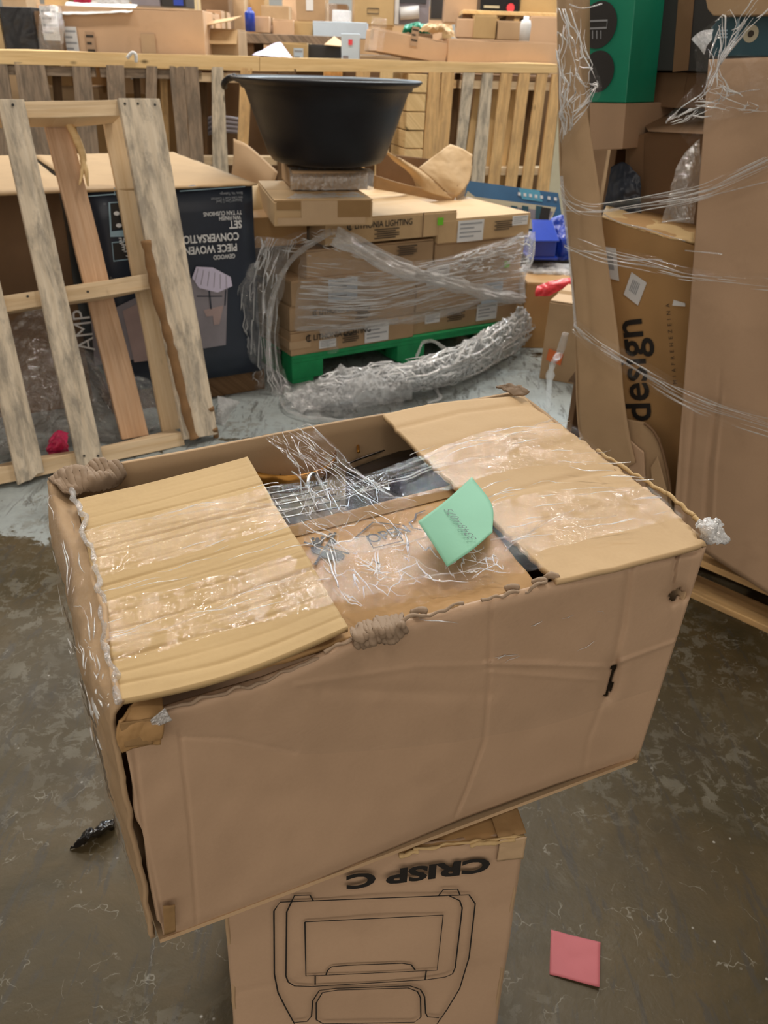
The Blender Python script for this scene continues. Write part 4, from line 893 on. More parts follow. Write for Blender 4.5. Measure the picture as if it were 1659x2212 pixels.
fs([[(640, 640, -.04), (740, 600, -.045), (840, 590, -.05), (930, 610, -.05)], [(636, 715, -.035), (740, 705, -.04), (860, 690, -.045), (1000, 680, -.04)]], 'film_stack', .018, 14, 110, 60, (.5, .5, 5))
fs([[(800, 560, -.05), (940, 560, -.05), (1040, 530, -.05), (1150, 500, -.035)], [(930, 615, -.06), (1010, 620, -.06), (1090, 610, -.05), (1140, 590, -.04)]], 'film_stack', .03, 20, 90, 50, (.6, .6, 3))
fs([[(595, 520, -.06), (650, 498, -.06), (715, 495, -.05), (770, 505, -.04), (830, 545, -.04)], [(590, 560, -.05), (650, 560, -.05), (715, 556, -.045), (770, 565, -.04), (840, 578, -.04)]], 'film', .03, 12, 80, 40)
# twisted white bands
w1 = spatch([[(655, 560, -.05), (820, 575, -.06), (1000, 545, -.06), (1148, 500, -.045)], [(645, 640, -.055), (820, 640, -.075), (1000, 600, -.07), (1140, 580, -.05)], [(640, 712, -.05), (820, 705, -.06), (980, 675, -.06), (1122, 655, -.05)]])
streaks(w1, -S.ey, 190, 21, .16, .0013, fm, dv=.22, wig=.012); streaks(w1, -S.ey, 60, 22, .22, .0020, fm, dv=.35, wig=.012, ur=(.05, .6), vr=(.2, .7)); streaks(w1, -S.ey, 60, 23, .05, .0028, fm, dv=1.2, ur=(.55, 1), vr=(0, .5), wig=.02)  # pale strokes painted as highlights across the stack film
w2 = spatch([[(610, 515, -.06), (715, 497, -.055), (830, 545, -.045)], [(595, 560, -.055), (715, 556, -.05), (840, 578, -.045)]])
streaks(w2, -S.ey, 40, 24, .12, .0012, fm, dv=2, wig=.012)
def band(pts, w, mat='film_white', seed=0, name='film_band', n=12, amp=.6):
    P = smooth_path([spx(*p) for p in pts], n); ws = [w * (1 + .5 * noise.noise(p * 9 + Vector((seed, 0, 0)))) for p in P]
    k = MB(); N = len(P)
    def fn(u, v):
        x = u * (N - 1); i = min(int(x), N - 2); t = x - i; p = P[i] * (1 - t) + P[i + 1] * t; d = (P[i + 1] - P[i]).normalized(); sd = d.cross(S.ey).normalized()
        a = (v - .5) * 2; q = p + sd * ws[i] * a * .5
        return q - S.ey * (w * .35 * (1 - a * a) + w * amp * .5 * noise.noise(Vector((q.x * 12, v * 9, q.z * 12 + seed))) + w * amp * .25 * noise.noise(Vector((q.x * 40, v * 26, q.z * 40))))
    k.sheet(fn, N * 2, 16); return k.build(name, M[mat], fm, True)
band([(720, 508, -.06), (790, 545, -.07), (870, 585, -.07), (950, 605, -.07), (1060, 635, -.06), (1130, 645, -.04)], .060, seed=1)
band([(716, 500, -.06), (770, 512, -.065), (835, 550, -.065), (890, 570, -.06)], .020, 'film_rope', 5)
band([(715, 500, -.055), (680, 520, -.06), (635, 555, -.06), (605, 600, -.06), (588, 650, -.07), (580, 720, -.08), (582, 800, -.10)], .022, 'film_rope', 3)
band([(1130, 645, -.04), (1060, 640, -.05), (990, 668, -.055), (900, 690, -.055), (800, 700, -.05), (690, 722, -.04)], .030, 'film_rope', 7)
band([(640, 712, -.04), (720, 708, -.05), (770, 700, -.05), (860, 690, -.05)], .012, 'film_rope', 8)
band([(700, 720, -.05), (716, 738, -.055), (720, 760, -.05)], .05, 'film_stack', 9)
band([(1150, 500, -.03), (1146, 560, -.04), (1128, 600, -.04), (1130, 645, -.04)], .03, 'film_rope', 11)
band([(990, 590, -.05), (1040, 555, -.05), (1090, 530, -.05), (1130, 505, -.04)], .018, 'film_rope', 12); band([(1060, 590, -.05), (1100, 565, -.05), (1130, 530, -.05)], .016, 'film_rope', 13)
# veil hanging at the left corner
vl = patchfn([[spx(515, 510, .10), spx(560, 512, .02), spx(600, 515, -.05), spx(640, 520, -.05)], [spx(500, 640, .04), spx(530, 650, -.04), spx(570, 640, -.08), spx(610, 620, -.06)],
              [atz(480, 775, .06), atz(530, 790, .10), atz(575, 790, .12), atz(600, 770, .14)], [atz(462, 800, .01), atz(520, 835, .0), atz(580, 855, .0), atz(632, 850, .01)]])
MB().sheet(crumple(vl, (-.6, -1, 0), .05, 8), 70, 80).build('film_veil', M['film_grey'], fm, True)
streaks(vl, (-.6, -1, 0), 60, 25, .06, .0016, fm, dv=4, wig=.02); streaks(lambda u, v: vl(v, u), (-.6, -1, 0), 40, 26, .35, .0016, fm, dv=.3, wig=.02)
# heap of film on the floor in front of the pallet
hp = thing('film_heap', 'heap of white bunched stretch film on the floor in front of the green pallet', 'film', atz(870, 830, 0))
def heap(rows, amp, s, mat='film_heap', nu=150, nv=40):
    MB().sheet(crumple(crumple(crumple(crumple(patchfn(rows), (0, -.5, 1), amp, s * .4), (0, -.6, 1), amp, s), (0, -.9, .6), amp * .5, s * 2.6), (0, -1, .4), amp * .25, s * 6), nu, nv).build('film_fold', M[mat], hp, True)
heap([[atz(690, 815, .10), atz(800, 790, .10), atz(930, 770, .13), atz(1010, 735, .15), atz(1085, 690, .20), atz(1125, 665, .24)], [atz(690, 840, .07), atz(800, 820, .10), atz(930, 800, .12), atz(1020, 765, .13), atz(1100, 715, .15), atz(1140, 680, .16)],
      [atz(690, 868, .0), atz(800, 858, .0), atz(930, 840, .0), atz(1020, 815, .0), atz(1100, 770, .0), atz(1170, 725, .0)]], .06, 14)
heap([[atz(610, 860, .02), atz(640, 830, .05), atz(700, 822, .08), atz(770, 820, .08), atz(850, 830, .06)], [atz(612, 880, .02), atz(660, 860, .05), atz(730, 850, .07), atz(800, 860, .06), atz(870, 860, .03)],
      [atz(620, 892, .0), atz(680, 905, .0), atz(740, 905, .0), atz(800, 898, .0), atz(870, 885, .0)]], .03, 16, 'film_bag', 90, 50)
heap([[atz(612, 855, .03), atz(660, 838, .05), atz(700, 815, .10), atz(735, 780, .17)], [atz(650, 890, .01), atz(720, 870, .06), atz(760, 830, .10), atz(775, 800, .12)]], .03, 20, 'film_white', 60, 30)
heap([[atz(640, 850, .04), atz(720, 835, .10), atz(800, 815, .13), atz(880, 800, .12)], [atz(640, 872, .03), atz(725, 862, .08), atz(810, 850, .09), atz(890, 835, .08)], [atz(650, 890, .0), atz(730, 885, .0), atz(810, 876, .0), atz(890, 862, .0)]], .05, 18, 'film_heap', 80, 40)
heap([[atz(1070, 720, .10), atz(1120, 690, .12), atz(1160, 705, .04)], [atz(1080, 760, .0), atz(1140, 745, .0), atz(1176, 722, .0)]], .05, 18, 'film_white', 50, 30)
hw = patchfn([[atz(690, 815, .12), atz(800, 790, .12), atz(930, 770, .15), atz(1010, 735, .17), atz(1085, 690, .21), atz(1125, 665, .25)], [atz(690, 843, .09), atz(800, 826, .11), atz(930, 806, .13), atz(1020, 772, .14), atz(1100, 722, .16), atz(1145, 686, .17)], [atz(690, 868, .02), atz(800, 858, .02), atz(930, 840, .02), atz(1020, 815, .02), atz(1100, 770, .02), atz(1165, 725, .02)]])
streaks(hw, (0, -.7, .7), 330, 31, .07, .0032, hp, dv=5.0, wig=.05, off=.008); streaks(hw, (0, -.7, .7), 60, 32, .25, .0045, hp, dv=.6, wig=.03, off=.01)
k = MB()
for pts in ([(935, 800), (938, 830), (946, 850), (950, 862), (925, 870)], [(606, 856), (612, 880), (640, 895), (690, 905), (760, 908), (830, 895)], [(640, 838), (690, 826), (720, 818)], [(900, 770), (915, 740), (935, 738), (960, 752)], [(620, 862), (700, 846), (800, 838)]):
    P = smooth_path([atz(x, y, .02 if y > 800 else .12) for x, y in pts], 8); k.tube([p + Vector((0, 0, 1)) * .008 * noise.noise(p * 20) for p in P], [.006 * (1 + .7 * noise.noise(p * 30)) for p in P], 7)
k.build('film_strand', M['film_rope'], hp, True)
# ================================================================ THINGS RIGHT OF THE STACK
EB = Fr(Vector((atY(1003, 470, 4.35).x, 4.35, .36)), (1, .12, -.10), (0, .28, 1))
eb = thing('electronics_box', 'glossy blue printed electronics carton lying tilted behind the stack', 'box', EB(.3, .1, 0))
def ep(x, y, l=0): return onp(x, y, Vector((0, 4.3, 0)) - Vector((0, 1, 0)) * l, Vector((0, .96, -.28)))
def eprism(name, pts, mat, th=.0008, l=0, root=eb): k = MB(); k.prism([ep(x, y, l) for x, y in pts], Vector((0, 1, -.2)).normalized() * th); return k.build(name, M[mat], root)
eprism('body', [(985, 388), (1010, 390), (1206, 417), (1214, 470), (1210, 560), (985, 520)], 'bluebox', .10)
eprism('printed_panel', [(1002, 432), (1010, 412), (1026, 425), (1202, 448), (1188, 482), (1180, 500), (1000, 470)], 'cream', l=.004)
eprism('printed_device', [(1008, 436), (1196, 457), (1184, 478), (1004, 450)], 'photo_grey', l=.006)
for x in (1082, 1104, 1128, 1158): eprism('printed_device', [(x, 444), (x + 14, 446), (x + 12, 474), (x - 2, 472)], 'teal', l=.008)
eprism('printed_device', [(1170, 447), (1190, 450), (1184, 478), (1164, 474)], 'ink', l=.009)
eprism('printed_band', [(1120, 406), (1165, 411), (1172, 436), (1128, 430)], 'cyanprint', l=.005)
for x in (1119, 1131, 1143, 1155, 1167, 1183, 1197): eprism('printed_icon', [(x, 415 + (x - 1119) * .14), (x + 6, 416 + (x - 1119) * .14), (x + 6, 423 + (x - 1119) * .14), (x, 422 + (x - 1119) * .14)], 'white', l=.008)
def simplebag(name, label, cat, rows, mat, amp, s, nn=(0, -1, .5), nu=40, nv=30, th=.001):
    return tag(MB().sheet(crumple(patchfn(rows), nn, amp, s), nu, nv, th).build(name, M[mat], None, True), label, cat)
# blue bin
a = atY(1146, 560, 3.95); BN = Fr((a.x, 3.95, a.z), (1, .1, 0)); bnh = atY(1150, 482, 3.95).z - a.z; bww = atY(1200, 560, 3.95).x - a.x
bn = thing('blue_bin', 'glossy blue plastic case at the right of the stack, next to the tall wrapped load', 'case', BN(bww / 2, .1, 0))
rbox(BN, (0, 0, 0), (bww, .22, bnh * .55), .002, 4).build('body', M['blue'], bn, bevel=.006)
MB().sheet(bil(BN(-.005, -.03, bnh * .55), BN(bww + .005, -.02, bnh * .55), BN(bww - .01, .10, bnh), BN(.01, .10, bnh)), 6, 6, .008).build('lid', M['blue'], bn, bevel=.002)
k = MB(); k.box(BN, (-.012, -.012, 0), (bww + .012, .2, .012)); k.build('base_rim', M['blue'], bn, bevel=.002)
simplebag('blue_bag', 'dark blue plastic bag beside the blue case, behind the tall wrapped load', 'bag', [[atY(1190, 470, 4.1), atY(1215, 465, 4.1), atY(1240, 470, 4.1)], [atY(1190, 520, 4.05), atY(1215, 520, 4.0), atY(1240, 520, 4.05)], [atY(1190, 575, 4.05), atY(1215, 580, 4.05), atY(1240, 580, 4.1)]], 'blue', .05, 10)
simplebag('bubble_bag', 'white crumpled plastic bag on the low shelf of boxes right of the stack', 'bag', [[atY(1128, 570, 4.0), atY(1175, 568, 4.0), atY(1250, 572, 4.0)], [atY(1126, 592, 3.9), atY(1180, 588, 3.9), atY(1250, 590, 3.9)], [atY(1126, 612, 3.88), atY(1180, 610, 3.88), atY(1250, 606, 3.88)]], 'film_white', .04, 16)
simplebag('red_strap', 'bright red plastic strap drooping over the edge of a brown box', 'strap', [[atY(1160, 618, 3.62), atY(1195, 606, 3.62), atY(1245, 598, 3.62)], [atY(1156, 630, 3.60), atY(1180, 622, 3.60), atY(1245, 606, 3.60)], [atY(1156, 640, 3.60), atY(1170, 640, 3.6), atY(1186, 640, 3.6)]], 'red', .012, 12)
pxbox('cardboard_box', 'low brown box under the red strap, right of the stack', 'box', 1128, 612, 1262, 690, 3.72, .5, 'kraft_orange', z0=.0, seed=3)
t, fr, sz = pxbox('cardboard_box', 'brown box with an orange sticker on the floor by the tall wrapped load', 'box', 1178, 650, 1290, 720, 3.30, .32, 'kraft', z0=0.0, yaw=R(-24), seed=8)
k = MB(); k.hexa([fr(.02, -.006, .09), fr(.085, -.006, .075), fr(.085, -.004, .075), fr(.02, -.004, .09), fr(.025, -.006, .14), fr(.09, -.006, .125), fr(.09, -.004, .125), fr(.025, -.004, .14)]); k.build('orange_sticker', M['orange'], t)
pxbox('black_crate', 'dark plastic crate between the stack and the tall wrapped load', 'crate', 1120, 560, 1250, 618, 4.02, .4, 'black_card', z0=.18, tape=None, flaps=False)
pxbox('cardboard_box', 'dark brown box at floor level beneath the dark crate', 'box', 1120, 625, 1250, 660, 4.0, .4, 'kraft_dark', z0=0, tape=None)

# ================================================================ TALL WRAPPED LOAD ON THE RIGHT
go = atz(1270, 1190); g1_ = atz(1500, 1320); g2_ = atz(1660, 1395); G = Fr(go, g2_ - g1_)
def gup(x, y, o=0): return G.up(x, y, o)
wp = thing('wooden_pallet', 'wooden pallet under the tall wrapped load at the right edge', 'pallet', G(.5, .4, 0))
def wb(lo, hi, name, mat): k = MB(); k.box(G, lo, hi); k.build(name, M[mat], wp, bevel=.002)
for j in range(4): wb((.05, j * .3, 0), (1.3, j * .3 + .09, .018), 'bottom_board', 'pine_orange')
for i, x in enumerate((.06, .55, 1.2)):
    for j in range(3): wb((x, .0 + j * .48, .018), (x + .09, .12 + j * .48, .10), 'block', 'wood_dark')
for j in range(7): wb((.0, .0 + j * .16, .10), (1.3, .10 + j * .16, .118), 'deck_board', 'pine_orange')
k = MB(); k.sheet(crumple(bil(G(.52, -.006, .01), G(.68, -.006, .01), G(.68, -.006, .11), G(.52, -.006, .11)), -G.ey, .012, 30), 26, 20); k.build('stretch_film', M['film_crumple'], wp, True)
# big flat carton, right
bc2 = thing('tall_carton', 'tall smooth brown carton at the right edge of the picture, wrapped in film', 'box', G(.6, .1, .12))
pc = [([(1500, 880), (1490, 1000), (1478, 1150)], 5, .004), ([(1548, 880), (1530, 1010), (1520, 1190)], 6, .005), ([(1476, 900), (1466, 1100)], 3, .002), ([(1560, 860), (1545, 1000), (1536, 1180)], 4, -.003), ([(1480, 545), (1700, 545)], 3, .0008), ([(1556, 800), (1550, 900)], 5, .002)]
tA, tB, tC, tD = (1456, 1100), (1760, 1330), (1775, 120), (1531, 128)
def tcar(u, v):
    x = (tA[0] * (1 - u) + tB[0] * u) * (1 - v) + (tD[0] * (1 - u) + tC[0] * u) * v; y = ((1108 + 82 * min(1, u / .2) if u < .2 else 1190 + (1350 - 1190) * (u - .2) / .8) * (1 - v) + (tD[1] * (1 - u) + tC[1] * u) * v)
    d = 0
    for pl, w, dep in pc:
        q = dseg((x, y), pl)
        if q < 4 * w: d += dep * math.exp(-(q / w) ** 2)
    return G.px(x, y, -.02 + d + .006 * noise.noise(Vector((u * 3, v * 4, 0))))
MB().sheet(tcar, 110, 90, .004).build('front_panel', M['kraft_pink'], bc2, True)
def P4(pts, o0, o1, name, mat, root): k = MB(); a = [G.px(x, y, o0) for x, y in pts]; k.prism(a, G.ey * (o1 - o0)); return k.build(name, M[mat], root, bevel=.002)
P4([(1461, 1100), (1750, 1325), (1760, 132), (1536, 135)], .0, .042, 'body', 'kraft', bc2); P4([(1575, 1185), (1750, 1322), (1760, 134), (1575, 136)], .043, .45, 'body', 'kraft', bc2)
# teal printed carton and brown top carton above it
ti = thing('teal_carton', 'dark teal printed carton above the tall smooth carton, behind film', 'box', G.px(1600, 125, .04))
P4([(1538, 122), (1780, 122), (1780, 30), (1560, 30), (1536, 60)], .02, .14, 'body', 'teal', ti)
def disc(fr_n, c, r, mat, name, root, ex, ez, n=28, th=.0006, rin=None):
    k = MB(); k.prism([c + ex * r * math.cos(2 * math.pi * q / n) + ez * r * math.sin(2 * math.pi * q / n) for q in range(n)], fr_n * th); return k.build(name, M[mat], root)
disc(-G.ey, G.px(1622, 73, .019), .015, 'cream', 'printed_badge', ti, G.ex, G.ez); disc(-G.ey, G.px(1622, 73, .018), .006, 'ink_soft', 'printed_badge', ti, G.ex, G.ez)
k = MB(); 
for s_ in range(3): k.ribbon([G.px(1556, 66 + s_ * 7, .018), G.px(1572, 66 + s_ * 7, .018)], .003, -G.ey)
k.ribbon([G.px(1595, 40, .018), G.px(1594, 70, .018), G.px(1582, 100, .018)], .006, -G.ey); k.build('printed_mark', M['steel_blue'], ti)
tp2 = thing('cardboard_box', 'brown carton at the very top right corner above the teal carton', 'box', G.px(1600, 28, .04)); P4([(1512, -60), (1790, -60), (1790, 30), (1540, 34), (1528, 20)], -.03, .2, 'body', 'kraft', tp2)
# corner board strip, left
cs = thing('corner_board', 'long narrow upright strip of brown cardboard at the left corner of the wrapped load', 'cardboard', G.px(1300, 950, -.02))
stp = patchfn([[G.px(1290, 1030, -.02), G.px(1330, 1020, -.025), G.px(1372, 1000, -.02)], [G.px(1252, 930, -.02), G.px(1300, 925, -.03), G.px(1353, 905, -.02)], [G.px(1243, 720, -.02), G.px(1290, 720, -.03), G.px(1333, 720, -.02)], [G.px(1230, 520, -.02), G.px(1268, 520, -.03), G.px(1305, 520, -.02)],
               [G.px(1213, 400, -.02), G.px(1252, 400, -.03), G.px(1292, 400, -.02)], [G.px(1208, 200, -.02), G.px(1236, 200, -.03), G.px(1262, 200, -.02)], [G.px(1205, -40, -.02), G.px(1220, -40, -.03), G.px(1234, -40, -.02)]])
MB().sheet(crumple(stp, -G.ey, .005, 7), 14, 90, .005).build('face', M['kraft'], cs, True)
MB().sheet(lambda u, v: stp(0, v) + G.ey * (.10 * u) + G.ex * .02 * u, 4, 60, .004).build('folded_edge', M['kraft'], cs, True)
# ripped cardboard at the base
rp_ = thing('torn_cardboard', 'ripped brown cardboard at the foot of the wrapped load', 'cardboard', G.px(1350, 1150, 0))
def gp_(rows, mat, amp=.008, s=10, name='sheet', nu=24, nv=24): MB().sheet(crumple(patchfn([[G.px(*p) for p in r] for r in rows]), -G.ey, amp, s), nu, nv, .004).build(name, M[mat], rp_, True)
P4([(1258, 935), (1345, 905), (1392, 913), (1424, 948), (1446, 1040), (1462, 1270), (1290, 1265)], .0, .006, 'sheet', 'kraft', rp_)
P4([(1330, 1000), (1356, 948), (1390, 978), (1402, 1255), (1345, 1250)], -.012, -.006, 'fold', 'kraft_pink', rp_)
P4([(1405, 1010), (1420, 985), (1440, 1060), (1452, 1262), (1425, 1260)], -.010, -.005, 'fold', 'kraft', rp_)
k = MB(); k.tube(smooth_path([G.px(x, y, -.004) for x, y in ((1392, 914), (1412, 932), (1428, 965), (1442, 1020), (1450, 1075))], 6), .0035, 6); k.build('torn_edge', M['kraft_dark'], rp_, True)
gp_([[(1228, 822, .02), (1240, 806, .0), (1250, 797, -.01)], [(1244, 830, .02), (1250, 828, .0), (1256, 840, -.01)], [(1256, 880, .04), (1262, 900, .03), (1270, 930, .02)], [(1258, 960, .06), (1270, 985, .05), (1282, 1010, .04)]], 'kraft_dark', .006, 14, 'torn_strip', 10, 30)
# carton with large lettering
ins = thing('lettered_carton', 'brown carton with big black sideways lettering and two white stickers, leaning inside the load', 'box', G(.0, .1, .2))
P4([(1300, 470), (1345, 480), (1420, 505), (1500, 530), (1480, 1120), (1345, 1120)], .05, .34, 'body', 'kraft_orange', ins)
quad = [G.px(1300, 468, .05), G.px(1500, 528, .05), G.px(1500, 500, .14), G.px(1310, 442, .2)]
MB().sheet(crumple(bil(*quad), G.ez, .01, 12), 20, 10, .004).build('flap', M['kraft_yel'], ins, True)
iu = (G.px(1375, 690, .045) - G.px(1395, 880, .045)).normalized(); ir = iu.cross(-G.ey).normalized() * 1
ir = (iu.cross(G.ey)).normalized(); ir = ir if ir.dot(G.ex) > 0 else -ir
text('design', .112, G.px(1384, 684, .0465), iu, -ir, ins, 'lettering', M['ink'], .0016, 'RIGHT', lift=0, sx=.95)
text('M  I  A  F  R  E  H  E  Z  E  I  N  A', .014, G.px(1462, 830, .0465), iu, -ir, ins, 'lettering', M['ink_soft'], 0, lift=0)
def gst(pts, o=.046, nl=5):
    P = [G.px(x, y, o) for x, y in pts]; k = MB(); k.prism(P, G.ey * .001); k.build('white_sticker', M['white'], ins); k = MB()
    for q in range(nl):
        t = .25 + .5 * q / nl; k.ribbon([(P[0] * (1 - t) + P[1] * t) * .8 + (P[3] * (1 - t) + P[2] * t) * .2 - G.ey * .0008, (P[0] * (1 - t) + P[1] * t) * .3 + (P[3] * (1 - t) + P[2] * t) * .7 - G.ey * .0008], .0025, -G.ey)
    k.build('barcode', M['greyprint'], ins)
gst([(1305, 533), (1330, 537), (1337, 607), (1312, 600)]); gst([(1364, 588), (1397, 611), (1378, 660), (1347, 636)]); gst([(1455, 648), (1480, 655), (1480, 662), (1452, 660)], nl=0)
# green printed carton and dark cartons inside the load
grn = thing('green_carton', 'green printed carton with two dark round pictures inside the wrapped load', 'box', G.px(1300, 320, .25))
P4([(1215, -60), (1378, -60), (1352, 222), (1246, 220)], .16, .30, 'body', 'greenprint', grn); P4([(1246, 221), (1352, 223), (1344, 322), (1252, 326)], .162, .41, 'lower_panel', 'kraft_pink', grn)
for (x, y, r_) in ((1293, 54, .049), (1291, 155, .045)): disc(-G.ey, G.px(x, y, .158), r_, 'black_card', 'printed_circle', grn, G.ex, G.ez)
k = MB(); k.ribbon([G.px(x, y, .156) for x, y in ((1267, 46), (1312, 44), (1310, 60), (1268, 62))], .004, -G.ey, True)
for q in range(3): k.ribbon([G.px(1280 + q * 9, 66, .156), G.px(1280 + q * 9, 84, .156)], .0025, -G.ey)
k.build('printed_device', M['greyprint'], grn)
P4([(1352, 0), (1386, -60), (1420, -60), (1400, 100), (1372, 240), (1352, 222)], .30, .5, 'side_panel', 'black_card', grn)
def dark(lab, pts, o0, o1, mat, name='cardboard_box'): t = thing(name, lab, 'box', G.px(sum(p[0] for p in pts) / len(pts), max(p[1] for p in pts), o0)); P4(pts, o0, o1, 'body', mat, t); k = MB(); a = [G.px(x, y, o0 - .002) for x, y in pts]; b = a[0] * .5 + a[1] * .5; c = a[-1] * .5 + a[-2] * .5; k.ribbon([b, c], .04, -G.ey); k.build('tape_strip', M['kraft_dark'], t); return t
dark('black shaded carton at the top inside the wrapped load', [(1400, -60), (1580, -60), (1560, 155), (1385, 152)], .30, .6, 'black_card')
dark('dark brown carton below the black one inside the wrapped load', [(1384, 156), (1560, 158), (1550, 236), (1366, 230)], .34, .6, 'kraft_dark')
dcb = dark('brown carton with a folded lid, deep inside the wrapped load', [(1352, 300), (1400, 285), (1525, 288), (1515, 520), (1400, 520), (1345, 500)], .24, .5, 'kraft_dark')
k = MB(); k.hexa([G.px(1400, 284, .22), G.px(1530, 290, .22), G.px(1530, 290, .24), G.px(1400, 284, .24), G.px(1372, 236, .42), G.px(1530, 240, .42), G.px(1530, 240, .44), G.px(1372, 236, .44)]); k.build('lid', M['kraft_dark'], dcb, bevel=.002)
t = thing('dark_backing', 'large dark backing added for the shade at the back of the wrapped load', 'box', G(.1, .62, .12)); k = MB(); k.box(G, (-.33, .62, .12), (.9, 1.0, 1.45)); k.build('body', M['kraft_dark'], t, bevel=.004)  # dark sheet of colour closing the load, in place of deep shade
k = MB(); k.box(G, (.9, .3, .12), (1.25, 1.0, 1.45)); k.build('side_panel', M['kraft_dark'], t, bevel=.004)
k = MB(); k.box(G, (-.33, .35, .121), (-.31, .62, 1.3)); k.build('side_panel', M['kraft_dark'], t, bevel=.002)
simplebag('blue_plastic_sheet', 'dark blue plastic deep inside the wrapped load', 'plastic', [[G.px(1320, 360, .2), G.px(1350, 350, .2), G.px(1385, 380, .2)], [G.px(1310, 420, .2), G.px(1345, 420, .18), G.px(1385, 430, .2)], [G.px(1300, 470, .2), G.px(1345, 475, .2), G.px(1390, 480, .2)]], 'navy', .02, 14)
simplebag('pink_film_bag', 'pale film bag with red print hanging beside the tall smooth carton', 'bag', [[G.px(1478, 330, .04), G.px(1500, 310, .04), G.px(1512, 300, .04)], [G.px(1462, 365, .03), G.px(1490, 360, .02), G.px(1510, 360, .04)], [G.px(1448, 410, .03), G.px(1480, 405, .01), G.px(1508, 405, .04)], [G.px(1430, 478, .04), G.px(1470, 480, .02), G.px(1500, 482, .04)]], 'film_bag', .02, 18, -G.ey)
# film over the load
gf = thing('stretch_film_wrap', 'clear stretch film strands wound round the tall load at the right', 'film', G(.2, -.04, .5))
def gband(pts, w, mat='film_rope_clear', seed=0, o=-.045, amp=.5, name='film_band'):
    P = smooth_path([G.px(p[0], p[1], p[2] if len(p) > 2 else o) for p in pts], 14); N = len(P); n = -G.ey
    def fn(u, v):
        x = u * (N - 1); i = min(int(x), N - 2); t = x - i; p = P[i] * (1 - t) + P[i + 1] * t; d = (P[i + 1] - P[i]).normalized(); sd = d.cross(n).normalized(); a = (v - .5) * 2
        q = p + sd * w * a * .5 * (1 + .4 * noise.noise(p * 7 + Vector((seed, 0, 0)))); return q + n * (w * .12 * (1 - a * a) + w * amp * .35 * noise.noise(Vector((q.x * 6, v * 8 + seed, q.z * 6))))
    MB().sheet(fn, N * 2, 14).build(name, M[mat], gf, True)
def gstr(pts, r=.0012, seed=0, o=-.05):
    P = smooth_path([G.px(x, y, o) for x, y in pts], 14); k = MB(); k.tube([p + Vector((0, 0, 1)) * .004 * noise.noise(p * 9 + Vector((seed, 0, 0))) for p in P], [r * (1.1 + .9 * noise.noise(p * 14 + Vector((seed, 0, 0)))) for p in P], 6); k.build('film_strand', M['film_rope'], gf, True)
for sd, pts, w in ((1, [(1210, 405), (1240, 440), (1290, 452), (1400, 438), (1500, 420), (1570, 395), (1680, 345)], .032), (2, [(1222, 520), (1300, 548), (1400, 570), (1480, 590), (1560, 600), (1700, 612)], .034), (3, [(1240, 705), (1290, 745), (1380, 800), (1480, 860), (1560, 895), (1700, 940)], .055), (4, [(1480, 300), (1560, 230), (1700, 190)], .05)):
    gband(pts, w, 'film', sd)
for sd, pts in enumerate(([(1212, 430), (1250, 445), (1300, 454), (1400, 440), (1520, 415), (1570, 395), (1680, 350)], [(1216, 455), (1290, 458), (1380, 446), (1480, 432), (1590, 408), (1690, 385)], [(1226, 542), (1290, 546), (1350, 560), (1420, 562), (1430, 566)],
        [(1305, 560), (1400, 575), (1480, 592), (1560, 598)], [(1240, 702), (1262, 730), (1330, 770), (1420, 830), (1500, 875), (1600, 905), (1700, 935)], [(1320, 770), (1420, 820), (1480, 845), (1600, 890), (1690, 915)], [(1300, 745), (1400, 815), (1470, 860)],
        [(1305, 462), (1340, 480), (1400, 495), (1480, 520)], [(1480, 540), (1560, 548)], [(1213, 380), (1218, 440), (1228, 540), (1238, 640), (1243, 710)], [(1430, 480), (1490, 474)], [(1230, 10), (1260, 20), (1300, 10)], [(1440, 262), (1500, 235), (1590, 205), (1640, 195)])): gstr(pts, .0013 if sd != 9 else .003, sd)
def gsheet(rows, mat='film_crumple', amp=.02, s=16, nu=50, nv=50): MB().sheet(crumple(patchfn([[G.px(*p) for p in r] for r in rows]), -G.ey, amp, s), nu, nv).build('film_sheet', M[mat], gf, True)
gsheet([[(1200, -30, -.05), (1225, -30, -.05), (1262, -20, -.05)], [(1204, 80, -.05), (1228, 90, -.06), (1262, 90, -.04)], [(1208, 170, -.05), (1245, 180, -.06), (1300, 195, -.03)], [(1210, 240, -.05), (1235, 250, -.05), (1272, 235, -.04)], [(1212, 320, -.04), (1220, 310, -.04), (1240, 290, -.04)]], amp=.03)
gsheet([[(1496, 80, -.05), (1535, 50, -.06), (1600, 5, -.05)], [(1500, 130, -.05), (1530, 110, -.06), (1545, 90, -.05)], [(1500, 180, -.05), (1530, 175, -.06), (1560, 160, -.04)], [(1442, 250, -.05), (1510, 220, -.06), (1570, 200, -.04)], [(1446, 268, -.05), (1520, 262, -.05), (1590, 255, -.04)]], 'film_crumple', .03, 20)
gsheet([[(1494, 84, -.06), (1512, 68, -.07), (1540, 62, -.06)], [(1520, 118, -.06), (1528, 100, -.07), (1540, 85, -.06)]], 'film_white', .01, 30, 20, 16)
gsheet([[(1540, 122, -.05), (1600, 118, -.05), (1700, 122, -.05)], [(1535, 150, -.05), (1600, 155, -.05), (1700, 160, -.05)], [(1530, 260, -.04), (1600, 250, -.04), (1700, 245, -.04)]], 'film', .015, 14)
gw = patchfn([[G.px(*p) for p in r] for r in ([(1206, 20, -.06), (1225, 20, -.07), (1250, 20, -.06)], [(1206, 110, -.06), (1232, 110, -.07), (1275, 130, -.05)], [(1212, 200, -.06), (1240, 200, -.07), (1290, 200, -.05)], [(1212, 310, -.05), (1224, 290, -.06), (1245, 270, -.05)])])
streaks(gw, -G.ey, 70, 41, .35, .0012, gf, dv=1.5, wig=.02)
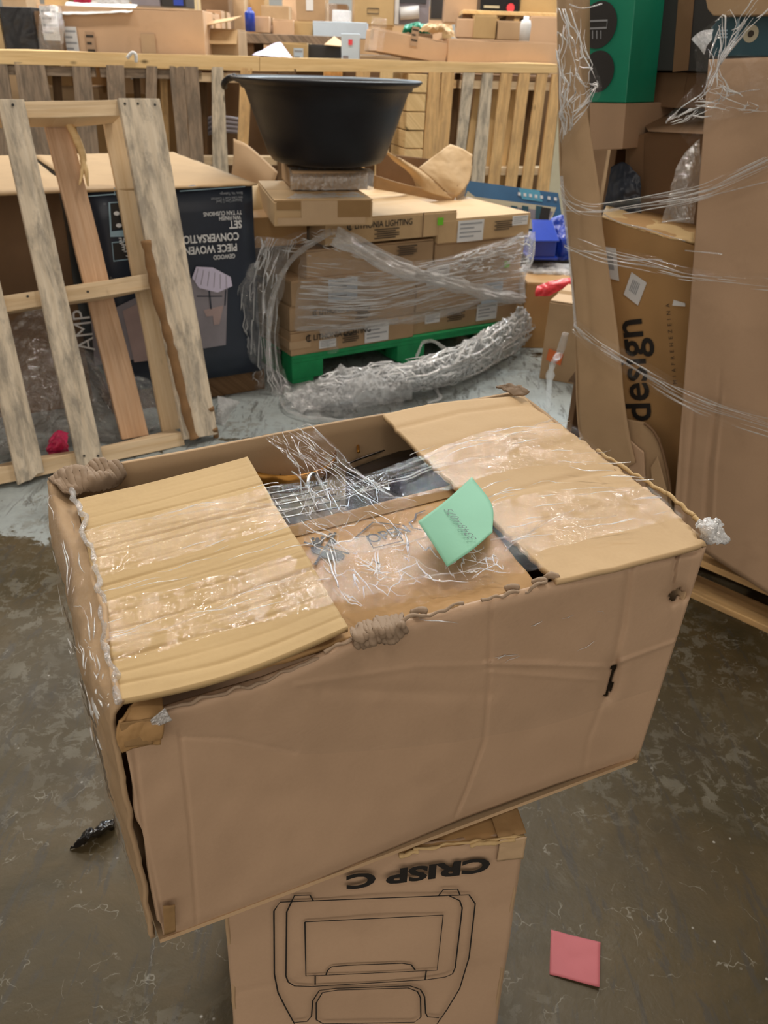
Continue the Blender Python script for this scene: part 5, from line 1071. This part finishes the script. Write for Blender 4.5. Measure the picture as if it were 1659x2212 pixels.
gw2 = patchfn([[G.px(*p) for p in r] for r in ([(1530, 60, -.06), (1600, 10, -.06), (1700, -20, -.06)], [(1528, 180, -.07), (1545, 160, -.07), (1560, 140, -.05)], [(1446, 255, -.05), (1520, 215, -.06), (1600, 205, -.05)], [(1450, 270, -.05), (1540, 250, -.05), (1660, 240, -.04)])])
streaks(gw2, -G.ey, 80, 42, .3, .0012, gf, dv=1.2, wig=.015)
for i_, (pts, nn) in enumerate((([(1210, 405), (1240, 440), (1290, 452), (1400, 438), (1500, 420), (1570, 395), (1680, 345)], 36), ([(1222, 520), (1300, 548), (1400, 570), (1480, 590), (1560, 600), (1700, 612)], 26), ([(1240, 705), (1290, 745), (1380, 800), (1480, 860), (1560, 895), (1700, 940)], 36))):
    Pq = smooth_path([G.px(x, y, -.055) for x, y in pts], 12)
    streaks(lambda u, v: Pq[min(int(u * (len(Pq) - 1)), len(Pq) - 2)].lerp(Pq[min(int(u * (len(Pq) - 1)) + 1, len(Pq) - 1)], u * (len(Pq) - 1) - int(u * (len(Pq) - 1)) if u < 1 else 0) + Vector((0, 0, (v - .5) * .035)), -G.ey, nn, 43 + i_, .22, .0008, gf, dv=.8, wig=.002)
k = MB(); P = smooth_path([atY(1222, 720, 2.35), atY(1210, 760, 2.36), atY(1190, 800, 2.38), atz(1184, 880, .05)], 8); k.tube(P, [.010 * (1 + .8 * noise.noise(p * 20)) for p in P], 7); k.build('film_tail', M['film_rope_clear'], gf, True)

# ================================================================ FENCE OF UPRIGHT PALLETS
fA = Vector((-2.07, 4.70, 0)); fB = Vector((.97, 5.60, 0)); FE = Fr(fA, fB - fA)
def fpl(T0, T1, B0, B1, off, th, mat, root, name='slat', foot=.005):
    q = [FE.up(*p, off) for p in (B0, B1, T1, T0)]
    def ext(b, t): s = (foot - b.z) / (t.z - b.z); return Vector((b.x + (t.x - b.x) * s, off, foot))
    b0, b1 = ext(q[0], q[3]), ext(q[1], q[2])
    return plank(FE(*b0), FE(*b1), FE(*q[2]), FE(*q[3]), FE.ey * th, name, mat, root, n=8)
rail = thing('top_rail', 'long pale wooden rail lying along the top of the upright pallets', 'rail', FE(1.5, 0, 1.13))
P = [FE.px(-80, 136), FE.px(-80, 106), FE.px(560, 122), FE.px(560, 154)]; plank(P[0], P[1], P[2], P[3], FE.ey * .09, 'beam', 'pine_yellow', rail)
P = [FE.px(561, 154), FE.px(561, 123), FE.px(1204, 139), FE.px(1204, 158)]; plank(P[0], P[1], P[2], P[3], FE.ey * .09, 'beam', 'pine_yellow', rail)
def fence_pallet(label, slats, backs, x0, x1, zs, mat_s):
    a = FE.up(x0, 150).x; b = FE.up(x1, 150).x; t = thing('upright_pallet', label, 'pallet', FE((a + b) / 2, .05, 0), 'pallets standing upright as a fence')
    for s in slats: fpl(*s[:4], .0, .018, s[4], t)
    for s in backs: fpl(*s[:4], .115, .018, s[4], t)
    for z in zs:
        k = MB(); k.box(FE, (a, .019, z), (b, .112, z + .045)); k.build('stringer', M[mat_s], t, bevel=.002)
fence_pallet('grey weathered upright pallet at the far left of the fence', [((-30, 132), (14, 134), (-24, 212), (26, 214), 'wood_grey'), ((30, 134), (95, 136), (42, 214), (110, 214), 'wood_grey'), ((155, 138), (194, 139), (161, 215), (202, 215), 'wood_grey')], [((110, 140), (130, 140), (116, 215), (136, 215), 'wood_dark')], -60, 205, (.02, .55, 1.06), 'wood_grey')
fence_pallet('grey upright pallet of wide boards behind the top of the leaning pallet', [((229, 140), (268, 141), (234, 214), (272, 215), 'wood_grey'), ((316, 142), (340, 143), (314, 214), (338, 215), 'wood_grey'), ((366, 142), (397, 143), (384, 336), (410, 336), 'wood_grey'), ((398, 143), (428, 144), (411, 336), (440, 336), 'wood_grey')], [((285, 145), (300, 145), (290, 215), (305, 215), 'wood_dark'), ((345, 145), (360, 145), (352, 300), (366, 300), 'pine_orange')], 215, 436, (.02, .55, 1.06), 'wood_grey')
fence_pallet('upright pallet with yellowish boards just left of the black basin', [((457, 144), (482, 145), (459, 340), (492, 340), 'pine_grey'), ((520, 146), (545, 147), (512, 340), (535, 340), 'pine_orange'), ((600, 148), (640, 149), (600, 330), (640, 330), 'wood_dark'), ((770, 152), (800, 152), (760, 330), (790, 330), 'pine_orange'), ((822, 152), (850, 152), (812, 330), (840, 330), 'pine_yellow')], [((428, 160), (447, 160), (430, 330), (450, 330), 'wood_dark'), ((700, 150), (740, 150), (700, 330), (740, 330), 'pine_orange')], 425, 866, (.02, .62, 1.05), 'pine')
fence_pallet('orange tinted upright pallet just right of the black basin', [((927, 155), (952, 156), (914, 335), (944, 335), 'pine_orange'), ((955, 156), (982, 157), (942, 330), (968, 330), 'pine_orange'), ], [((985, 158), (996, 158), (968, 330), (980, 330), 'wood_dark')], 926, 990, (.02, .55, 1.05), 'pine_orange')
fence_pallet('clean slatted upright pallet at the right end of the fence', [((1001, 157), (1026, 157), (986, 320), (1006, 320), 'pine_grey'), ((1043, 158), (1066, 158), (1019, 388), (1047, 388), 'pine_grey'), ((1083, 158), (1107, 159), (1055, 394), (1080, 394), 'pine_orange'), ((1122, 159), (1146, 159), (1092, 400), (1116, 400), 'pine_orange'), ((1161, 160), (1184, 160), (1126, 406), (1150, 406), 'pine_orange'), ((1194, 160), (1214, 160), (1160, 410), (1186, 410), 'pine_orange')],
    [((1030, 175), (1040, 175), (1006, 340), (1020, 340), 'pine_yellow'), ((1070, 175), (1082, 175), (1046, 340), (1060, 340), 'pine_yellow'), ((1110, 175), (1120, 175), (1085, 340), (1096, 340), 'pine_yellow'), ((1148, 175), (1158, 175), (1122, 340), (1134, 340), 'wood_dark')], 998, 1206, (.02, .56, 1.05), 'pine')
pe = thing('plank_end_stack', 'column of short yellow plank ends stacked up in the fence right of the basin', 'planks', FE(*FE.up(898, 345)))
n = 11
for i in range(n):
    a = FE.up(882, 157); b = FE.up(923, 157); c = FE.up(872, 350); d = FE.up(912, 350); z0 = .01 + (a.z - .01) * i / n; z1 = .01 + (a.z - .01) * (i + 1) / n - .006
    s = (z0 - c.z) / (a.z - c.z); xl = c.x + (a.x - c.x) * s; k = MB(); k.box(FE, (xl, -.01 + .006 * (i % 2), z0), (xl + b.x - a.x, .3, z1)); k.build('plank_end', M['pine_yellow'], pe, bevel=.003)
k = MB(); P = FE.up(1206, 250); k.box(Fr(FE(P.x, .0, 0), (1, .3, 0)), (0, 0, 0), (.16, .02, .95)); o = k.build('cream_panel', M['cream'], None, bevel=.003); tag(o, 'cream coloured upright panel between the fence and the wrapped load', 'panel')

# ================================================================ BEHIND THE FENCE
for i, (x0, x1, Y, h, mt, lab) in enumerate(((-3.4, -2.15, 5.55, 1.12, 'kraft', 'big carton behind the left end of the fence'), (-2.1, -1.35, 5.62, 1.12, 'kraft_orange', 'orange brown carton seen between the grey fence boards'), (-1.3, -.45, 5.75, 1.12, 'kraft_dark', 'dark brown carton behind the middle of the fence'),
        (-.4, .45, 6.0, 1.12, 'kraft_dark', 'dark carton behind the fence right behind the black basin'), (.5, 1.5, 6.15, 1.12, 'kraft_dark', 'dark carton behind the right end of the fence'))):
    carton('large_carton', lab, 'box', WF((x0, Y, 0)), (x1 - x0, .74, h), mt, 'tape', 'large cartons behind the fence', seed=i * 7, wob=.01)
for i, (x0, y0, x1, y1, Y, mt, lab) in enumerate(((104, 150, 156, 184, 5.25, 'kraft_orange', 'small yellow carton with a white label behind the left fence boards'), (104, 186, 215, 215, 5.3, 'kraft', 'wide brown carton right under the small labelled one behind the fence'), (270, 150, 312, 202, 5.35, 'kraft', 'brown carton with white edge tape behind the fence boards'))):
    t, fr, sz = pxbox('cardboard_box', lab, 'box', x0, y0, x1, y1, Y, .25, mt, seed=i)
    if i != 1: label_on(fr, sz[0] * .4, sz[2] * .6, sz[0] * .75, sz[2] * .85, t)
k = MB()
for q in range(4): 
    P = smooth_path([atY(440 + q * 3, 262 + q * 9, 5.4), atY(470, 252 + q * 10, 5.35), atY(515, 258 + q * 9, 5.4)], 6); k.tube(P, .012, 6)
o = k.build('folded_fabric', M['photo_grey'], None, True); tag(o, 'folded grey cloth stacked behind the fence left of the basin', 'cloth')
for i, (x0, x1, Y) in enumerate(((-3.3, -1.2, 6.9), (-1.1, 1.2, 7.2), (1.3, 3.0, 7.0))):
    carton('large_carton', ('large carton far back on the left', 'large carton far back in the middle', 'large carton far back on the right')[i], 'box', WF((x0, Y, 0)), (x1 - x0, 1.6, 1.2), 'kraft', 'tape', 'large cartons behind the fence', seed=i * 5, wob=.012)
# long brown carton and its neighbours on the left
t, fr, sz = pxbox('long_carton', 'long brown carton on top of the fence at the left, with a white barcode sticker', 'box', 137, 17, 444, 113, 5.12, .6, 'kraft_far', z0=1.125, seed=2, wob=.008)
label_on(fr, .02, .03, .095, .17, t, 'white_sticker', lift=.009); label_on(fr, .14, .02, .19, .15, t, 'printed_mark', 'kraft_pink', lines=3, ink='ink_soft', lift=.009)
k = MB(); k.box(fr, (.45, -.010, .0), (.53, -.0085, sz[2] * .55)); k.build('tape_strip', M['tape_clear'], t)
MB().sheet(crumple(bil(fr(.03, -.03, sz[2] - .045), fr(.42, -.03, sz[2] - .02), fr(.42, .1, sz[2] + .02), fr(.02, .1, sz[2] + .02)), fr.ez, .008, 10), 30, 10, .002).build('white_wrap', M['white'], t, True)
t, fr, sz = pxbox('black_case', 'black plastic case wrapped in film at the top left', 'case', 14, 12, 80, 101, 5.0, .3, 'black', z0=1.125, tape=None, flaps=False)
MB().sheet(crumple(bil(fr(-.03, -.02, 0), fr(sz[0] + .03, -.02, 0), fr(sz[0] + .03, -.01, sz[2] + .02), fr(-.03, -.01, sz[2] + .02)), fr.ey, .02, 12), 40, 30).build('stretch_film', M['film'], t, True)
pxbox('cardboard_box', 'yellowish carton cut off by the left edge, beside the black case', 'box', -60, 15, 10, 104, 5.0, .3, 'kraft_yel', z0=1.125, seed=9)
simplebag('silver_bag', 'silvery black film bag between the black case and the long carton', 'bag', [[atY(84, 108, 4.95), atY(105, 108, 4.93), atY(137, 110, 4.95)], [atY(82, 60, 4.95), atY(108, 60, 4.9), atY(138, 60, 4.95)], [atY(84, 14, 5.0), atY(110, 8, 4.98), atY(130, 12, 5.0)]], 'film_grey', .04, 16)
t, fr, sz = pxbox('cardboard_box', 'small brown carton wrapped in the silvery film bag', 'box', 86, 25, 134, 109, 5.03, .2, 'kraft_dark', z0=1.125, seed=19)
label_on(fr, .05, .10, .14, .26, t, mat='white', lift=.04)
def place(x0, y0, x1, y1, Y, mt, lab, depth=.3, lb=None, name='cardboard_box', cat='box', z0=None, seed=0, yaw=0, tape='tape', group=None, tilt=0, flaps=True):
    t, fr, sz = pxbox(name, lab, cat, x0, y0, x1, y1, Y, depth, mt, z0=z0, seed=seed, yaw=yaw, tape=tape, group=group, tilt=tilt, flaps=flaps)
    if lb: label_on(fr, sz[0] * lb[0], sz[2] * lb[1], sz[0] * lb[2], sz[2] * lb[3], t, mat=lb[4], lines=lb[5])
    return t, fr, sz
# open box
t, fr, sz = place(452, 62, 516, 114, 5.3, 'kraft', 'open brown carton with raised pale flaps right of the long carton', z0=1.12, seed=4, tape=None)
for (a, b, c, d) in (((0, -.06, .6), (1, -.06, .62), (1, 0, .98), (0, 0, .9)), ((0, -.08, 1.06), (.9, -.10, 1.2), (1.1, .05, 1.35), (.1, .05, 1.2))):
    MB().sheet(bil(*[fr(sz[0] * q[0], q[1], sz[2] * q[2]) for q in (a, b, c, d)]), 6, 4, .004).build('flap', M['kraft_top'], t)
place(448, 22, 480, 70, 5.6, 'kraft_far', 'brown carton peeking above the open one at the end of the long carton', seed=5, z0=1.12)
pl_ = thing('wooden_shelf', 'wooden deck edge of a pallet in the background above the fence', 'shelf', atY(640, 92, 6.5))
k = MB(); a = atY(525, 82, 6.5); b = atY(745, 90, 6.5); F6 = Fr(a, b - a); w6 = (b - a).length
k.box(F6, (0, 0, -.03), (w6, .9, .03)); k.build('board', M['wood_grey'], pl_, bevel=.003)
for q in (.0, .45, .93): k = MB(); k.box(F6, (w6 * q, .02, -.14), (w6 * q + .07, .5, -.03)); k.build('block', M['wood_dark'], pl_)
k = MB(); a = atY(541, 68, 6.55); k.lathe([(0, 0), (.036, 0), (.036, .11), (.030, .12), (.015, .13), (.015, .145), (0, .145)], a, 20); o = k.build('blue_bottle', M['blue'], None, True); tag(o, 'small bright blue bottle standing on the background shelf', 'bottle')
place(550, 35, 582, 70, 6.6, 'kraft_far', 'brown carton right beside the blue bottle', seed=1); place(590, 42, 634, 76, 6.65, 'kraft_far', 'pinkish carton under film on the background shelf', seed=2); place(636, 46, 676, 78, 6.7, 'kraft_yel', 'yellow carton left of the white foam slab', seed=3)
place(640, -30, 702, 44, 7.6, 'kraft', 'upright brown carton with an oval white label at the top of the picture', .4, (.35, .3, .6, .75, 'white', 0), seed=6)
place(704, 5, 724, 46, 7.65, 'film_grey', 'clear wrapped packet beside the upright carton with the white label', .2, tape=None, flaps=False, name='packet', cat='packet')
place(676, 45, 792, 80, 6.62, 'bluewhite', 'long white foam slab lying on the background shelf', .25, name='foam_slab', cat='foam', tape=None, flaps=False, z0=None)
place(718, 20, 756, 46, 7.0, 'film_white', 'clear plastic tub wrapped in film behind the foam slab', .2, name='plastic_tub', cat='tub', tape=None, flaps=False)
o = MB().sheet(crumple(bil(atY(545, 118, 5.35), atY(632, 124, 5.35), atY(606, 90, 5.6), atY(600, 90, 5.6)), (0, 0, 1), .01, 8), 12, 10, .003).build('paper_sheets', M['lilac'], None); tag(o, 'pale lilac paper sheets lying on top of the fence rail', 'paper')
place(606, 92, 664, 128, 5.62, 'kraft_yel', 'yellow carton with a grey label behind the lilac paper', .3, (.5, .2, .85, .8, 'bluewhite', 2), z0=1.12, seed=7)
place(664, 97, 742, 128, 5.68, 'black_card', 'black open tray between the yellow carton and the pale blue package', .3, z0=1.12, tape=None, name='black_tray', cat='tray')
t, fr, sz = place(737, 70, 776, 128, 5.5, 'bluewhite', 'pale blue and white upright package with a red dot', .1, z0=1.12, tape=None, flaps=False, name='medicine_package', cat='package')
k = MB(); k.box(fr, (sz[0] * .4, -.007, sz[2] * .68), (sz[0] * .62, -.005, sz[2] * .82)); k.build('red_dot', M['red'], t); k = MB(); k.box(fr, (sz[0] * .1, -.007, sz[2] * .05), (sz[0] * .4, -.005, sz[2] * .4)); k.build('dark_panel', M['photo_grey'], t)
o = MB().sheet(bil(atY(700, 96, 5.6), atY(742, 100, 5.6), atY(742, 92, 5.8), atY(722, 78, 5.9)), 4, 4, .004).build('loose_flap', M['kraft_top'], None); tag(o, 'loose cardboard flap sticking up behind the pale blue package', 'cardboard')
t, fr, sz = place(765, -40, 850, 52, 7.4, 'kraft_yel', 'large pale carton with a printed rectangle at the top middle', .5, seed=8)
k = MB(); k.ribbon([fr(sz[0] * x, -.007, sz[2] * z) for x, z in ((.33, .38), (.62, .38), (.62, .26), (.33, .26))], .008, -fr.ey, True); k.build('printed_mark', M['ink_soft'], t)
t, fr, sz = place(852, -40, 926, 52, 7.5, 'photo_grey', 'grey appliance with a dark window at the top middle', .4, tape=None, flaps=False, name='boxed_screen', cat='appliance')
k = MB(); k.box(fr, (sz[0] * .12, -.010, sz[2] * .5), (sz[0] * .9, -.006, sz[2])); k.build('dark_window', M['black_gloss'], t); k = MB(); k.box(fr, (.0, -.012, 0), (sz[0] * .12, -.004, sz[2])); k.build('white_edge', M['white'], t)
k = MB(); k.tube([fr(sz[0] * .15, -.03, sz[2] * .25), fr(sz[0] * .7, -.03, sz[2] * .3)], .045, 12); k.build('white_roll', M['white'], t, True)
simplebag('green_bag', 'small green plastic bag behind the long beige cartons', 'bag', [[atY(868, 70, 6.4), atY(900, 72, 6.4), atY(930, 74, 6.4)], [atY(872, 58, 6.4), atY(900, 56, 6.35), atY(928, 55, 6.4)], [atY(880, 52, 6.5), atY(900, 50, 6.5), atY(925, 50, 6.5)]], 'greenprint', .05, 14)
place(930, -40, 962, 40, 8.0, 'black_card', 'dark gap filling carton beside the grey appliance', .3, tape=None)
place(960, -40, 1036, 48, 7.2, 'kraft_far', 'tall pinkish carton right of the grey appliance', .4, seed=10); place(985, 40, 1022, 80, 6.6, 'kraft_far', 'small carton under film just above the long beige cartons', .2, seed=11)
place(1022, 32, 1070, 82, 6.55, 'kraft_yel', 'crumpled paper wrapped carton above the long beige cartons', .2, seed=12); place(1074, 45, 1124, 85, 6.5, 'kraft', 'square brown carton left of the white bottle', .25, seed=13)
place(1143, 35, 1204, 90, 6.6, 'kraft_far', 'brown carton right of the white bottle', .25, seed=14); place(1122, -40, 1206, 30, 6.9, 'kraft_yel', 'yellow carton on the small deck at the upper right of the fence', .4, seed=15)
pl_ = thing('small_deck', 'pallet deck carrying the black tool case in the background', 'shelf', atY(1100, 44, 6.8))
a = atY(1000, 26, 6.75); b = atY(1206, 34, 6.75); F7 = Fr(a, b - a); w7 = (b - a).length; k = MB(); k.box(F7, (0, 0, -.01), (w7, .8, .015)); k.build('board', M['pine_yellow'], pl_, bevel=.003)
for q in range(5): k = MB(); k.box(F7, (w7 * q * .23, .02, -.07), (w7 * q * .23 + .06, .5, -.01)); k.build('block', M['wood_dark'], pl_)
t, fr, sz = place(1036, -30, 1120, 23, 6.85, 'black', 'black tool case with a red knob on the small background deck', .3, tape=None, flaps=False, name='tool_case', cat='case')
k = MB(); k.tube([fr(sz[0] * .78, -.03, sz[2] * .15), fr(sz[0] * .78, 0, sz[2] * .15)], .028, 12); k.build('red_knob', M['red'], t); k = MB(); k.box(fr, (sz[0] * .1, -.008, sz[2] * .12), (sz[0] * .5, -.005, sz[2] * .22)); k.build('yellow_stripe', M['cream'], t)
k = MB(); a = atY(1132, 90, 6.4); k.lathe([(0, 0), (.036, 0), (.038, .10), (.030, .125), (.018, .13), (.018, .15), (0, .15)], a, 20); o = k.build('white_bottle', M['white'], None, True); tag(o, 'white plastic bottle standing behind the right long beige carton', 'bottle')
# two long beige cartons on the rail
a = FE.px(812, 110, .12); b = FE.px(962, 138, .12); t = atY(812, 56, a.y); FL = Fr(a, b - a)
t1 = carton('long_carton', 'left of the two long beige cartons on the fence, slanting down', 'box', FL, ((b - a).length, .28, t.z - a.z - .01), 'kraft_far', 'tape_clear', 'long beige cartons on the fence', seed=21)
label_on(FL, .2, .06, .245, .16, t1, 'printed_mark', 'kraft_pink', lines=3, ink='ink_soft', lift=.006)
MB().sheet(crumple(bil(FL(-.05, -.01, .0), FL(.04, -.012, .0), FL(.04, -.012, .17), FL(-.05, 0, .17)), FL.ey, .015, 16), 16, 20).build('stretch_film', M['film_grey'], t1, True)
a = FE.px(966, 140, .10); b = FE.px(1206, 143, .10); tz = FE.px(966, 82, .10).z; FR_ = Fr((a.x, a.y, 1.145), (b.x - a.x, b.y - a.y, -.0))
t2 = carton('long_carton', 'right of the two long beige cartons, lying level at the right end of the fence', 'box', FR_, ((b - a).length, .26, tz - 1.145), 'kraft_far', 'tape_clear', 'long beige cartons on the fence', seed=22)
simplebag('torn_paper', 'torn crumpled brown paper on top of the long beige cartons', 'paper', [[FE.px(905, 64, .15), FE.px(940, 72, .15), FE.px(985, 80, .15)], [FE.px(915, 55, .2), FE.px(945, 58, .12), FE.px(980, 66, .2)], [FE.px(925, 50, .3), FE.px(950, 50, .3), FE.px(975, 58, .3)]], 'kraft_top', .05, 14)
# far fillers
rnd = random.Random(3)
where_ = ['above the black case', 'above the silvery film bag', 'above the white wrap at its left end', 'above the barcode sticker of the long carton', 'behind the small pink bag', 'behind the white film bag', 'left of the small grey carton', 'behind the small grey carton', 'above the tape patch of the long carton', 'above the right end of the long carton',
          'behind the open carton with raised flaps', 'left of the blue bottle', 'straight above the blue bottle', 'behind the pinkish shelf carton', 'just left of the upright carton with the white label', 'behind the upright carton with the white label', 'above the left end of the foam slab', 'above the right end of the foam slab', 'behind the carton with the printed rectangle',
          'behind the grey appliance', 'above the green bag', 'behind the tall pinkish carton', 'above the crumpled paper wrapped carton', 'behind the black tool case', 'above the white bottle', 'behind the yellow carton on the small deck']
fm_ = [('kraft', 'brown'), ('kraft_far', 'pinkish'), ('kraft_yel', 'yellowish'), ('kraft_dark', 'dark'), ('kraft', 'plain brown'), ('kraft_orange', 'orange brown')]
for i in range(26):
    x0 = 20 + i * 46 + rnd.uniform(-8, 8); w_ = rnd.uniform(40, 62); y0 = rnd.uniform(-40, 14)
    place(x0, y0, x0 + w_, rnd.uniform(62, 80), 9.0 + .25 * (i % 3), fm_[i % 6][0], 'blurred far %s carton %s' % (fm_[i % 6][1], where_[i]), .35, None, z0=1.22, seed=i, group='cartons far beyond the fence', tape=rnd.choice(['tape', 'tape_clear', None]))
for i in range(4): carton('large_carton', ('leftmost', 'second from left', 'third from left', 'rightmost')[i] + ' of the wide cartons at the very back, under the far stack', 'box', WF((-4.6 + i * 2.0, 8.95, 0)), (1.95, 1.4, 1.215), 'kraft', 'tape', 'wide cartons at the very back', seed=i, wob=.01)
simplebag('pink_bag', 'small pink plastic bag above the long carton at the top left', 'bag', [[atY(158, 14, 6.9), atY(178, 14, 6.9), atY(198, 16, 6.9)], [atY(158, -4, 6.9), atY(178, -6, 6.85), atY(198, -4, 6.9)]], 'pinkbag', .04, 14)
simplebag('white_bag', 'white film bag right of the small pink bag at the top', 'bag', [[atY(200, 14, 6.9), atY(245, 16, 6.9), atY(280, 18, 6.9)], [atY(200, -8, 6.9), atY(240, -10, 6.85), atY(280, -6, 6.9)]], 'film_white', .05, 14)
place(284, -20, 346, 12, 7.0, 'photo_grey', 'grey carton at the top above the long brown one', .3, tape=None); place(350, -20, 402, 14, 7.0, 'black_card', 'black carton with a blue patch at the top left', .3, tape=None, lb=(.5, .1, .9, .7, 'blue', 0))
k = MB(); P = smooth_path([FE.px(275, 125, -.02), FE.px(285, 114, -.03), FE.px(293, 118, -.03), FE.px(294, 134, -.02)], 5); k.tube(P, .009, 6); o = k.build('tape_scrap', M['white'], None, True); tag(o, 'scrap of white tape stuck on the fence rail', 'tape')

place(1116, 91, 1150, 128, 6.42, 'kraft', 'small carton under the white bottle behind the beige cartons', .2, z0=1.13, seed=61)
place(866, 72, 932, 130, 6.35, 'kraft_dark', 'dark carton under the green bag behind the beige cartons', .25, z0=1.13, seed=62)
place(700, 47, 762, 78, 7.0, 'kraft', 'carton under the clear plastic tub behind the foam slab', .3, z0=1.21, seed=63)
